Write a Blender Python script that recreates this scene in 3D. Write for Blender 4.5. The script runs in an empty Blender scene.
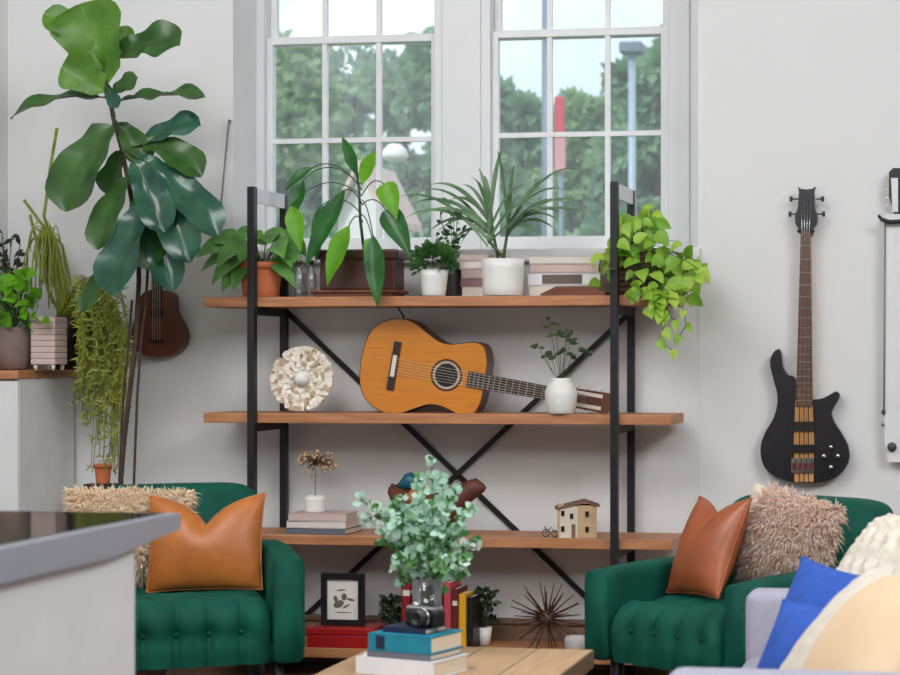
import bpy, bmesh, math, random
from mathutils import Vector as V, Matrix as MX
R = random.Random(7)
PI = math.pi
SC = bpy.context.scene
COL = SC.collection
# ------------------------------------------------------------------ camera model (900 x 675 frame)
F, CX, CY, TH, CH = 1900.0, 703.0, 355.0, math.radians(8.4), 1.23
FW = V((-math.sin(TH), math.cos(TH), 0)); RT = V((math.cos(TH), math.sin(TH), 0))
def ray(px, py): return FW + RT*((px-CX)/F) + V((0, 0, -(py-CY)/F))
def at(px, py, Y):                     # point of the plane at depth Y seen at that pixel
    d = ray(px, py); k = Y/d.y; p = d*k; p.z += CH; return p
def atz(px, py, z):                    # point of the horizontal plane z
    d = ray(px, py); k = (z-CH)/d.z; p = d*k; p.z += CH; return p
def S(px, Y): return F*ray(px, CY).y/Y # pixels per metre there
# ------------------------------------------------------------------ materials
def lin(c): return tuple(((x/255)/12.92 if x/255 <= .04045 else ((x/255+.055)/1.055)**2.4) for x in c)+(1,)
def mat(name, c, rough=.6, metal=0, c2=None, scale=8, stretch=(1,1,1), bump=0, bscale=None, sheen=0, spec=.5, trans=0, coat=0, detail=3, contrast=.25):
    m = bpy.data.materials.new(name); m.use_nodes = True
    nt = m.node_tree; b = nt.nodes['Principled BSDF']
    b.inputs['Roughness'].default_value = rough; b.inputs['Metallic'].default_value = metal
    b.inputs['Specular IOR Level'].default_value = spec
    b.inputs['Sheen Weight'].default_value = sheen; b.inputs['Coat Weight'].default_value = coat
    b.inputs['Transmission Weight'].default_value = trans
    if sheen: b.inputs['Sheen Roughness'].default_value = .35
    tc = nt.nodes.new('ShaderNodeTexCoord'); mp = nt.nodes.new('ShaderNodeMapping')
    mp.inputs['Scale'].default_value = stretch
    nt.links.new(tc.outputs['Object'], mp.inputs['Vector'])
    nz = nt.nodes.new('ShaderNodeTexNoise'); nz.inputs['Scale'].default_value = scale; nz.inputs['Detail'].default_value = detail
    nt.links.new(mp.outputs['Vector'], nz.inputs['Vector'])
    rp = nt.nodes.new('ShaderNodeValToRGB')
    rp.color_ramp.elements[0].position = .5-contrast; rp.color_ramp.elements[1].position = .5+contrast
    a = lin(c); bb = lin(c2) if c2 else tuple(x*.9 for x in a[:3])+(1,)
    rp.color_ramp.elements[0].color = bb; rp.color_ramp.elements[1].color = a
    nt.links.new(nz.outputs['Fac'], rp.inputs['Fac']); nt.links.new(rp.outputs['Color'], b.inputs['Base Color'])
    if sheen: nt.links.new(rp.outputs['Color'], b.inputs['Sheen Tint'])
    if bump:
        n2 = nt.nodes.new('ShaderNodeTexNoise'); n2.inputs['Scale'].default_value = bscale or scale*3; n2.inputs['Detail'].default_value = 4
        nt.links.new(mp.outputs['Vector'], n2.inputs['Vector'])
        bp = nt.nodes.new('ShaderNodeBump'); bp.inputs['Strength'].default_value = bump; bp.inputs['Distance'].default_value = .01
        nt.links.new(n2.outputs['Fac'], bp.inputs['Height']); nt.links.new(bp.outputs['Normal'], b.inputs['Normal'])
    return m
def leafmat(name, c, c2, scale=14, rough=.42, tr=.25):
    m = mat(name, c, rough, c2=c2, scale=scale, contrast=.2)
    nt = m.node_tree; b = nt.nodes['Principled BSDF']; out = nt.nodes['Material Output']
    t = nt.nodes.new('ShaderNodeBsdfTranslucent'); mx = nt.nodes.new('ShaderNodeMixShader'); mx.inputs[0].default_value = tr
    src = b.inputs['Base Color'].links[0].from_socket
    nt.links.new(src, t.inputs['Color']); nt.links.new(b.outputs[0], mx.inputs[1]); nt.links.new(t.outputs[0], mx.inputs[2])
    nt.links.new(mx.outputs[0], out.inputs['Surface']); return m
def glassmat(name, gloss=.08, haze=0.0, tint=(1,1,1,1)):
    m = bpy.data.materials.new(name); m.use_nodes = True; nt = m.node_tree; nt.nodes.clear()
    o = nt.nodes.new('ShaderNodeOutputMaterial'); t = nt.nodes.new('ShaderNodeBsdfTransparent'); t.inputs[0].default_value = tint
    g = nt.nodes.new('ShaderNodeBsdfGlossy'); g.inputs['Roughness'].default_value = .05
    mx = nt.nodes.new('ShaderNodeMixShader'); fr = nt.nodes.new('ShaderNodeFresnel'); fr.inputs[0].default_value = 1.3
    ad = nt.nodes.new('ShaderNodeMath'); ad.operation = 'ADD'; ad.use_clamp = True; ad.inputs[1].default_value = gloss
    nt.links.new(fr.outputs[0], ad.inputs[0]); nt.links.new(ad.outputs[0], mx.inputs[0])
    nt.links.new(t.outputs[0], mx.inputs[1]); nt.links.new(g.outputs[0], mx.inputs[2])
    last = mx
    if haze:
        d = nt.nodes.new('ShaderNodeBsdfTranslucent'); d.inputs[0].default_value = (.9,.95,1,1)
        m2 = nt.nodes.new('ShaderNodeMixShader'); m2.inputs[0].default_value = haze
        nt.links.new(mx.outputs[0], m2.inputs[1]); nt.links.new(d.outputs[0], m2.inputs[2]); last = m2
    nt.links.new(last.outputs[0], o.inputs['Surface']); return m
def plankmat(name, c, c2, cgap, rows, length, rough=.5, along='X'):
    m = mat(name, c, rough, c2=c2, scale=5, stretch=(1,9,9) if along == 'X' else (9,1,9), bump=.05)
    nt = m.node_tree; b = nt.nodes['Principled BSDF']; rp = b.inputs['Base Color'].links[0].from_node
    tc = [n for n in nt.nodes if n.type == 'TEX_COORD'][0]
    br = nt.nodes.new('ShaderNodeTexBrick'); br.offset = .37
    br.inputs['Scale'].default_value = 1; br.inputs['Mortar Size'].default_value = .003
    br.inputs['Brick Width'].default_value = length; br.inputs['Row Height'].default_value = rows
    br.inputs['Color1'].default_value = (1,1,1,1); br.inputs['Color2'].default_value = (.72,.72,.72,1); br.inputs['Mortar'].default_value = (.35,.35,.35,1)
    mp = nt.nodes.new('ShaderNodeMapping')
    if along == 'Y': mp.inputs['Rotation'].default_value = (0,0,PI/2)
    nt.links.new(tc.outputs['Object'], mp.inputs[0]); nt.links.new(mp.outputs[0], br.inputs['Vector'])
    mx = nt.nodes.new('ShaderNodeMix'); mx.data_type = 'RGBA'; mx.blend_type = 'MULTIPLY'; mx.inputs[0].default_value = 1
    nt.links.new(rp.outputs[0], mx.inputs[6]); nt.links.new(br.outputs['Color'], mx.inputs[7])
    nt.links.new(mx.outputs[2], b.inputs['Base Color']); return m
M = {}
M['wall'] = mat('wall_paint', (223,223,223), .8, c2=(219,219,219), scale=1.5, bump=.02, bscale=60)
M['trim'] = mat('trim_paint', (226,226,226), .45, c2=(220,220,222), scale=3)
M['sash'] = mat('sash_paint', (232,232,234), .45)
M['baseb'] = mat('brown_wood_trim', (138,108,86), .55, c2=(104,78,60), scale=6, stretch=(.6,8,8))
M['floor'] = plankmat('floor_planks', (120,86,62), (86,60,44), None, .14, 1.4, .4, 'Y')
M['ceil'] = mat('ceiling_paint', (235,235,233), .9)
M['steel'] = mat('black_steel', (38,37,39), .45, metal=.3, c2=(30,29,31), scale=20)
M['plate'] = mat('reflection_pale_plate', (214,214,218), .35)  # window reflection on the top rail put in as pale colour
M['shelfw'] = mat('shelf_wood', (200,140,96), .5, c2=(154,98,62), scale=4, stretch=(1.2,14,14), bump=.05)
M['velvet'] = mat('green_velvet', (10,88,70), .7, c2=(4,64,54), scale=7, sheen=.6, spec=.2)
M['legm'] = mat('dark_leg_wood', (38,28,24), .5)
M['leather'] = mat('tan_leather', (188,112,48), .42, c2=(160,90,36), scale=9, bump=.12, bscale=40)
M['leather2'] = mat('brown_leather', (168,90,50), .36, c2=(140,70,38), scale=9, bump=.12, bscale=40)
M['peach'] = leafmat('peach_fur', (255,238,212), (252,222,184), scale=22, rough=.95, tr=.2)
M['pinkfur'] = leafmat('pink_beige_fur', (255,234,220), (242,208,188), scale=26, rough=.95, tr=.2)
M['creamcl'] = mat('cream_cloth', (222,208,188), .9, bump=.1, bscale=120)
M['knit'] = mat('cream_knit', (224,216,204), .95, c2=(206,196,180), scale=40)
M['beige'] = mat('beige_cloth', (226,200,168), .9, c2=(214,184,150), scale=6, bump=.1, bscale=150)
M['blue'] = mat('blue_cloth', (48,92,186), .85, c2=(40,80,168), scale=30, bump=.12, bscale=200, sheen=.2)
M['sofa'] = mat('grey_fabric', (170,168,184), .9, c2=(158,156,174), scale=90, bump=.15, bscale=300)
M['table'] = plankmat('table_oak', (206,172,134), (184,146,108), None, .155, 3, .5, 'Y')
M['stone'] = mat('black_stone', (16,18,20), .08, c2=(24,27,29), scale=30)
M['alu'] = mat('brushed_edge', (176,179,190), .3, metal=.5, stretch=(1,.2,12), scale=20)
M['white'] = mat('white_panel', (226,226,226), .55)
M['whitec'] = mat('white_ceramic', (236,234,230), .3)
M['terra'] = mat('terracotta', (206,120,76), .75, c2=(190,104,64), scale=14)
M['brownpot'] = mat('brown_glaze', (86,46,38), .35, c2=(64,32,26), scale=10)
M['tray'] = mat('brown_tray', (120,66,40), .5, c2=(92,48,30), scale=5, stretch=(1,8,8))
M['soil'] = mat('soil', (48,36,28), .95)
M['greypot'] = mat('dark_grey_pot', (70,70,74), .5)
M['black'] = mat('black_plain', (20,20,22), .4)
M['taupe'] = mat('taupe_pot', (128,108,100), .7, c2=(110,92,86), scale=20)
M['stem'] = mat('green_stem', (70,92,48), .6, c2=(58,72,40), scale=20)
M['bark'] = mat('bark', (74,58,46), .8, c2=(52,40,32), scale=25)
M['twig'] = mat('dry_twig', (120,92,64), .8)
M['figA'] = leafmat('fig_leaf_young', (104,150,54), (74,118,38))
M['figB'] = leafmat('fig_leaf_deep', (70,112,48), (36,74,36), scale=9, rough=.3)
M['figC'] = leafmat('fig_leaf_blue', (62,112,88), (24,66,52), scale=9, rough=.2)
M['alo'] = leafmat('dark_leaf', (46,112,44), (28,84,34), rough=.3)
M['bright'] = leafmat('bright_leaf', (122,188,34), (96,162,26), tr=.4)
M['poth'] = leafmat('golden_leaf', (158,200,70), (104,160,44), tr=.35)
M['hoya'] = leafmat('hoya_leaf', (118,172,84), (74,128,60), rough=.3)
M['spider'] = leafmat('strap_leaf', (120,152,112), (74,110,74))
M['bush'] = leafmat('bush_leaf', (78,124,62), (44,84,40))
M['olive'] = leafmat('olive_strand', (168,174,66), (124,134,50))
M['eucA'] = leafmat('eucalyptus_pale', (204,234,216), (164,210,186), rough=.6)
M['eucB'] = leafmat('eucalyptus_green', (104,158,82), (60,116,56))
M['white_leaf'] = leafmat('white_leaf', (228,232,226), (204,214,204))
M['darkleaf'] = leafmat('very_dark_leaf', (40,58,36), (28,40,26))
M['spruce'] = mat('guitar_spruce', (208,134,38), .28, c2=(196,118,28), scale=5, stretch=(2,30,30), coat=.3)
M['rosew'] = mat('dark_rosewood', (58,36,28), .4, c2=(42,26,20), scale=9, stretch=(1,12,12))
M['mahog'] = mat('mahogany', (104,58,40), .4, c2=(84,44,30), scale=7, stretch=(14,14,1))
M['bone'] = mat('bone', (228,222,206), .4)
M['chrome'] = mat('chrome', (200,200,204), .2, metal=1)
M['bassk'] = mat('bass_black', (30,28,34), .3, c2=(22,20,24), scale=5, stretch=(14,14,1), coat=.3)
M['neckw'] = mat('bass_neck', (112,80,62), .45, c2=(92,64,48), scale=6, stretch=(14,14,1))
M['maple'] = mat('tan_maple', (208,158,98), .4, c2=(188,134,76), scale=6, stretch=(30,30,1))
M['shell'] = mat('shell_white', (244,238,226), .5, c2=(226,208,186), scale=30)
M['shelld'] = mat('shell_beige', (206,180,154), .6, c2=(172,144,120), scale=30)
M['pearl'] = mat('pearl', (244,242,238), .15)
M['paper'] = mat('paper', (226,214,192), .85, c2=(206,190,164), scale=60, stretch=(.2,.2,6))
M['teal'] = mat('teal_cloth', (18,134,158), .6, c2=(14,120,144), scale=30)
M['greyb'] = mat('grey_cover', (104,106,118), .6)
M['whiteb'] = mat('white_cover', (232,232,236), .5)
M['navy'] = mat('navy_cover', (28,38,70), .5)
M['redb'] = mat('red_cover', (150,24,30), .5, c2=(126,18,26), scale=8)
M['dred'] = mat('dark_red_cover', (104,22,30), .5)
M['pinkb'] = mat('rose_cover', (186,70,84), .5)
M['yell'] = mat('yellow_cover', (226,166,26), .5)
M['palep'] = mat('pale_pink_cover', (206,180,174), .6)
M['palew'] = mat('pale_cream_cover', (222,214,204), .6)
M['mauve'] = mat('mauve_cover', (150,116,120), .6)
M['redbox'] = mat('red_lacquer', (168,20,26), .35, c2=(150,14,22), scale=6)
M['photo'] = mat('photo_paper', (226,222,214), .7)
M['ink'] = mat('ink_grey', (112,98,90), .8)
M['hwood'] = mat('pale_house_wood', (206,176,138), .7, c2=(186,154,116), scale=20, stretch=(1,1,6))
M['hplast'] = mat('house_plaster', (222,208,188), .8)
M['roofb'] = mat('house_roof', (122,92,72), .8)
M['duckt'] = mat('teal_paint', (28,92,110), .4)
M['duckb'] = mat('rust_paint', (104,54,40), .6, c2=(80,40,32), scale=14)
M['ducko'] = mat('orange_paint', (196,112,64), .5)
M['rust'] = mat('rusty_wire', (84,56,46), .6)
M['basket'] = mat('woven_brown', (118,84,72), .8, c2=(84,56,46), scale=60)
M['cord'] = mat('grey_cord', (120,120,122), .6)
M['concrete'] = mat('pale_pot', (190,184,180), .8)
M['glass'] = glassmat('clear_glass', .06, .10, (.98,.99,.99,1))
M['pane'] = glassmat('window_glass', .03, .10, (.97,.99,1,1))
M['grass'] = mat('grass', (104,130,84), .9, c2=(84,112,70), scale=2)
M['treeA'] = leafmat('tree_leaf_mid', (150,182,142), (112,150,114), scale=1.6, tr=.4)  # tree leaf colours paled to carry the outdoor haze
M['treeB'] = leafmat('tree_leaf_blue', (136,168,152), (104,140,126), scale=1.6, tr=.4)
M['treeC'] = leafmat('tree_leaf_light', (168,196,142), (130,164,116), scale=1.6, tr=.4)
M['pole'] = mat('grey_pole', (120,134,150), .5, metal=.2)
M['pole2'] = mat('pale_pole', (170,186,202), .5, metal=.2)
M['redsign'] = mat('red_sign', (204,52,70), .5)
M['pinksign'] = mat('pink_sign', (214,150,156), .6)
M['hwall'] = mat('house_white', (236,234,232), .8)
M['hroof'] = mat('house_pink_roof', (214,186,176), .8)
# ------------------------------------------------------------------ mesh builder
def pf(pts):
    def f(t):
        for (a, x), (b, y) in zip(pts, pts[1:]):
            if t <= b: return x+(y-x)*(t-a)/(b-a) if b > a else y
        return pts[-1][1]
    return f
PROF = {'fiddle': pf([(0,.08),(.12,.5),(.3,.62),(.5,.8),(.7,1),(.85,.95),(.95,.6),(1,.1)]),
 'lance': pf([(0,.1),(.15,.6),(.35,1),(.6,.85),(.85,.4),(1,.02)]),
 'heart': pf([(0,.35),(.1,.8),(.25,1),(.5,.85),(.75,.5),(1,.02)]),
 'strap': pf([(0,.5),(.2,.9),(.5,1),(.8,.6),(1,.03)]),
 'oval': pf([(0,.1),(.2,.7),(.5,1),(.8,.7),(1,.1)])}
class MB:
    def __init__(s): s.v = []; s.f = []; s.sm = []; s.mi = []; s.m = 0
    def add(s, vs, fs, smooth=True):
        n = len(s.v); s.v += [V(p) for p in vs]
        for f in fs: s.f.append([n+i for i in f]); s.sm.append(smooth); s.mi.append(s.m)
        return s
    def frombm(s, bm, smooth):
        bm.verts.index_update(); s.add([v.co.copy() for v in bm.verts], [[v.index for v in f.verts] for f in bm.faces], smooth); bm.free(); return s
    def box(s, c, d, bev=0, mx=None, seg=2, smooth=False):
        bm = bmesh.new(); bmesh.ops.create_cube(bm, size=1)
        for v in bm.verts: v.co = V((v.co.x*d[0], v.co.y*d[1], v.co.z*d[2]))
        if bev: bmesh.ops.bevel(bm, geom=bm.edges[:], offset=min(bev, .49*min(d)), segments=seg, profile=.5, affect='EDGES')
        for v in bm.verts: v.co = (mx @ v.co if mx else v.co) + V(c)
        return s.frombm(bm, smooth)
    def bb(s, x0, x1, y0, y1, z0, z1, bev=0, **k): return s.box(((x0+x1)/2,(y0+y1)/2,(z0+z1)/2), (abs(x1-x0),abs(y1-y0),abs(z1-z0)), bev, **k)
    def tube(s, pts, r, n=8, cap=True, smooth=True):
        pts = [V(p) for p in pts]; k = len(pts); rr = r if isinstance(r, (list, tuple)) else [r]*k
        vs = []; up = None
        for i, p in enumerate(pts):
            t = (pts[min(i+1,k-1)]-pts[max(i-1,0)]).normalized()
            if up is None: up = V((0,0,1)) if abs(t.z) < .9 else V((1,0,0))
            a = t.cross(up).normalized(); b = a.cross(t).normalized(); up = b
            vs += [p+(a*math.cos(2*PI*j/n)+b*math.sin(2*PI*j/n))*rr[i] for j in range(n)]
        fs = [[i*n+j, i*n+(j+1)%n, (i+1)*n+(j+1)%n, (i+1)*n+j] for i in range(k-1) for j in range(n)]
        if cap: fs += [list(range(n))[::-1], [(k-1)*n+j for j in range(n)]]
        return s.add(vs, fs, smooth)
    def bar(s, a, b, w, h):              # square bar from a to b
        a, b = V(a), V(b); t = (b-a).normalized(); up = V((0,1,0)) if abs(t.y) < .9 else V((0,0,1))
        x = t.cross(up).normalized(); y = x.cross(t)
        vs = [p+x*sx*w/2+y*sy*h/2 for p in (a,b) for sx, sy in ((-1,-1),(1,-1),(1,1),(-1,1))]
        return s.add(vs, [[3,2,1,0],[4,5,6,7],[0,1,5,4],[1,2,6,5],[2,3,7,6],[3,0,4,7]], False)
    def lathe(s, prof, c=(0,0,0), n=28, mx=None, smooth=True):
        vs = []
        for r, z in prof:
            for j in range(n):
                p = V((max(r,1e-4)*math.cos(2*PI*j/n), max(r,1e-4)*math.sin(2*PI*j/n), z)); vs.append((mx @ p if mx else p)+V(c))
        k = len(prof)
        return s.add(vs, [[i*n+j, i*n+(j+1)%n, (i+1)*n+(j+1)%n, (i+1)*n+j] for i in range(k-1) for j in range(n)], smooth)
    def ball(s, c, r, n=12, sq=(1,1,1)):
        return s.lathe([(r*math.sin(PI*i/8), -r*math.cos(PI*i/8)) for i in range(9)], c, n, MX.Diagonal(V(sq)))
    def prism(s, pts, off, smooth=False):   # closed outline (3D points, one plane) pushed along off
        n = len(pts); off = V(off); pts = [V(p) for p in pts]
        s.add(pts+[p+off for p in pts], [list(range(n)), [n+i for i in range(n)][::-1]]+[[i, n+i, n+(i+1)%n, (i+1)%n] for i in range(n)], smooth); return s
    def grid(s, fn, nu, nv, cu=False, cv=False, smooth=True):
        U = nu if cu else nu+1; W = nv if cv else nv+1
        vs = [fn(i/nu, j/nv) for i in range(U) for j in range(W)]
        fs = [[i*W+j, ((i+1)%U)*W+j, ((i+1)%U)*W+(j+1)%W, i*W+(j+1)%W] for i in range(nu) for j in range(nv)]
        return s.add(vs, fs, smooth)
    def leaf(s, A, B, w, nrm=None, bow=0, fold=.25, prof='lance', wav=0, nl=8, na=4, dn=0):
        A, B = V(A), V(B); n0 = V(nrm) if nrm is not None else V((0,-1,.3)); L = (B-A).length; pr = PROF[prof]
        bv = bow if isinstance(bow, V) else V((0,0,bow))
        P = lambda t: A.lerp(B, t)+bv*(4*t*(1-t))
        ph = R.random()*6; vs = []
        for i in range(nl+1):
            t = i/nl; p = P(t); tg = (P(min(t+.02,1))-P(max(t-.02,0))).normalized()
            sd = tg.cross(n0)
            sd = sd.normalized() if sd.length > 1e-4 else V((1,0,0)); nn = sd.cross(tg)
            for j in range(na+1):
                q = 2*j/na-1; hw = w/2*pr(t)
                vs.append(p+sd*(q*hw)+nn*(fold*abs(q)*hw+wav*L*abs(q)*math.sin(t*14+ph+(1.3 if q > 0 else 0))-dn*(q*q)*hw))
        m = na+1
        return s.add(vs, [[i*m+j, (i+1)*m+j, (i+1)*m+j+1, i*m+j+1] for i in range(nl) for j in range(na)], True)
    def build(s, name, mats, parent=None, weld=False, local=False):
        mats = mats if isinstance(mats, (list, tuple)) else [mats]
        me = bpy.data.meshes.new(name); root = V((0,0,0)); o = bpy.data.objects.new(name, me)
        if not local:
            if parent is not None: root = V(parent['_r'])
            else:
                xs = [v.x for v in s.v]; ys = [v.y for v in s.v]; zs = [v.z for v in s.v]
                root = V(((min(xs)+max(xs))/2, (min(ys)+max(ys))/2, min(zs))); o.location = root
        me.from_pydata([tuple(v-root) for v in s.v], [], s.f)
        for p, sm, mi in zip(me.polygons, s.sm, s.mi): p.use_smooth = sm; p.material_index = mi
        for m in mats: me.materials.append(M[m] if isinstance(m, str) else m)
        bm = bmesh.new(); bm.from_mesh(me)
        if weld: bmesh.ops.remove_doubles(bm, verts=bm.verts, dist=1e-5)
        if weld: bmesh.ops.recalc_face_normals(bm, faces=bm.faces)
        bm.to_mesh(me); bm.free()
        COL.objects.link(o); o['_r'] = tuple(root)
        if parent is not None: o.parent = parent
        return o
def tag(o, label, cat, group=None, kind=None):
    if label: o['label'] = label
    if cat: o['category'] = cat
    if group: o['group'] = group
    if kind: o['kind'] = kind
    return o
def thing(name, loc, label, cat, group=None, rz=0, kind=None):
    o = bpy.data.objects.new(name, None); o.empty_display_size = .05; COL.objects.link(o)
    o.location = loc; o.rotation_euler = (0,0,rz); o['_r'] = tuple(loc)
    return tag(o, label, cat, group, kind)
def struct(name, mb, m, parent=None, **k):
    o = mb.build(name, m, parent, **k); o['kind'] = 'structure'; return o
def rotz(a): return MX.Rotation(a, 3, 'Z')
def rnd(a, b): return R.uniform(a, b)
# ------------------------------------------------------------------ room shell
YW = 7.30                              # inner face of the back wall
XL = at(8, 300, YW).x; XR = 4.6; YB = -2.6; ZC = 4.3
nx0 = at(233, 200, YW).x; nx1 = at(698, 200, YW).x      # window bay recess
YN = YW+.25; TK = .42                  # recessed plane, wall thickness
zs1 = at(560, 249, YW).z; zs0 = zs1-.045
w = MB()
w.bb(XL-.2, nx0, YW, YW+TK, 0, ZC); w.bb(nx1, XR+.2, YW, YW+TK, 0, ZC)
w.bb(nx0, nx1, YW, YW+TK, 0, zs1-.05); w.bb(nx0, nx1, YW, YW+TK, 3.75, ZC)
struct('wall_back', w, 'wall')
struct('wall_left', MB().bb(XL-.2, XL, YB, YW, 0, ZC), 'wall')
struct('wall_right', MB().bb(XR, XR+.2, YB, YW, 0, ZC), 'wall')
struct('wall_front', MB().bb(XL-.2, XR+.2, YB-.2, YB, 0, ZC), 'wall')
struct('floor', MB().bb(XL-.2, XR+.2, YB-.2, YW+TK, -.12, 0), 'floor')
struct('ceiling', MB().bb(XL-.2, XR+.2, YB-.2, YW+TK, ZC, ZC+.15), 'ceil')
zb = at(520, 619, YW-.02).z
b = MB(); b.bb(XL, XR, YW-.02, YW, 0, zb); b.bb(XL, XR, YW-.032, YW, zb-.02, zb, .004); struct('baseboard_back', b, 'baseb')
struct('baseboard_left', MB().bb(XL, XL+.02, YB, YW-.035, 0, zb), 'baseb')
# sill
struct('trim_1', MB().bb(nx0-.01, nx1+.012, YW-.045, YN-.0, zs1-.05, zs1, .006), 'trim')
sx = at(700, 300, YW).x
struct('trim_2', MB().bb(sx-.006, sx+.006, YW-.003, YW, zb, zs1-.06), 'wall')
# windows on the recessed plane
def window(name, pl, pr, pg0, pg1, cols, ymeet, ymid, ybot, pane_cols):
    X = lambda p, Y=YN: at(p, 200, Y).x
    Z = lambda y, Y=YN: at((pl+pr)/2, y, Y).z
    o = thing(name, (X((pl+pr)/2), YN, zs1), None, None, kind='structure')
    ztop = 3.72; f = MB(); fw = .012
    f.bb(X(pl), X(pl)+fw, YN, YN+.13, zs1, ztop); f.bb(X(pr)-fw, X(pr), YN, YN+.13, zs1, ztop)
    f.bb(X(pl)+fw, X(pr)-fw, YN+.001, YN+.129, ztop-.04, ztop)
    f.build('window_frame', 'trim', o)
    x0, x1 = X(pl)+fw, X(pr)-fw; zm0, zm1 = Z(ymeet+4, YN+.03), Z(ymeet-3, YN+.03); zb0, zb1 = zs1, Z(ybot, YN+.03)
    st = .027; mw = .02
    def sash(za, zc, ya, rail_b, rail_t, mids):
        m = MB(); m.bb(x0, x0+st, ya, ya+.035, za, zc, .004); m.bb(x1-st, x1, ya, ya+.035, za, zc, .004)
        m.bb(x0+st-.003, x1-st+.003, ya+.001, ya+.034, za+.0005, za+rail_b, .003); m.bb(x0+st-.003, x1-st+.003, ya+.001, ya+.034, zc-rail_t, zc-.0005, .003)
        for c in pane_cols:
            xc = X(c, ya); m.bb(xc-mw/2, xc+mw/2, ya+.006, ya+.03, za+rail_b, zc-rail_t)
        for z in mids: m.bb(x0+st, x1-st, ya+.004, ya+.028, z-mw/2, z+mw/2)
        sa = m.build('sash', 'sash', o)
        MB().bb(x0+st, x1-st, ya+.016, ya+.019, za+rail_b, zc-rail_t).build('pane', 'pane', sa)
    sash(zb0, zm1, YN+.03, zb1-zb0, zm1-zm0, [Z(ymid, YN+.03)])
    hh = (zm1-zb1)
    sash(zm0, ztop-.04, YN+.075, .04, .05, [zm0+.04+hh/2])
    return X(pl), X(pr)
wa0, wa1 = window('window_1', 261, 438, 272, 428, 3, 39, 140, 238, (324, 378))
wb0, wb1 = window('window_2', 487, 669, 497, 658, 3, 32, 134, 236, (549, 607))
w = MB(); w.bb(nx0, wa0, YN, YN+.17, zs1-.05, 3.75); w.bb(wb1, nx1+.3, YN, YN+.17, zs1-.05, 3.75)
w.bb(wa1, wb0, YN, YN+.17, zs1-.05, 3.75); w.bb(nx0, nx1, YN, YN+.17, zs1-.06, zs1-.002)
w.bb(nx0, nx1, YN, YN+.17, 3.72, 3.78)
struct('trim_3', w, 'trim')
w = MB(); c0, c1 = at(443, 200, YN).x, at(481, 200, YN).x; w.bb(c0, c1, YN-.012, YN, zs1, 3.72, .003); struct('trim_4', w, 'trim')
w = MB(); w.bb(wb1+.0, wb1+.085, YN-.012, YN, zs1, 3.72, .003); struct('trim_5', w, 'trim')
# ------------------------------------------------------------------ shelving unit
YF, YR = 6.94, 7.215
X0, X1 = at(202, 300, YF).x, at(671, 415, YF).x
BT = [at(430, y, YF).z for y in (296, 414, 537, 651)]      # board tops at the front edge
TB = .038
su = thing('shelving_unit', (at(430,650,YF).x, (YF+YR)/2, 0), 'tall black steel and wood shelving unit standing against the wall below the windows', 'shelf')
for z in BT:
    MB().bb(X0, X1, YF+.012, YF+.30, z-TB, z, .003).build('shelf_board', 'shelfw', su)
pw = .028
xl, xr = at(251, 400, YF-.02).x, at(614, 400, YF-.02).x
xlr, xrr = at(280, 400, YR).x, at(629, 400, YR).x
ztf = at(251, 187, YF).z; ztr = at(280, 205, YR).z
for x in (xl, xr): MB().bb(x-pw/2, x+pw/2, YF-.026, YF+.01, 0, ztf, .002).build('post', 'steel', su)
for x in (xlr, xrr): MB().bb(x-pw/2, x+pw/2, YR+.03, YR+.06, 0, ztf-.005, .002).build('post', 'steel', su)
for z in BT:
    for x, xx in ((xl, xlr), (xr, xrr)):
        MB().bb(x-.014, x+.014, YF+.01, YR+.03, z-TB-.032, z-TB-.0015).build('side_rail', 'steel', su)
for x in (xl, xr):
    tag(MB().bb(x+.0, x+.012, YF+.01, YR+.03, ztf-.06, ztf-.004).build('top_rail', 'plate', su), 'plate joining the post tops, pale with painted window reflection', None)
za, zb_ = BT[0]-TB-.012, BT[3]
for p, q in (((xlr, za), (xrr, zb_)), ((xrr, za), (xlr, zb_))):
    yy = YR+.075 if p[0] == xlr else YR+.068
    MB().bar((p[0], yy, p[1]), (q[0], yy, q[1]), .021, .006).build('cross_brace', 'steel', su)
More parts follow.
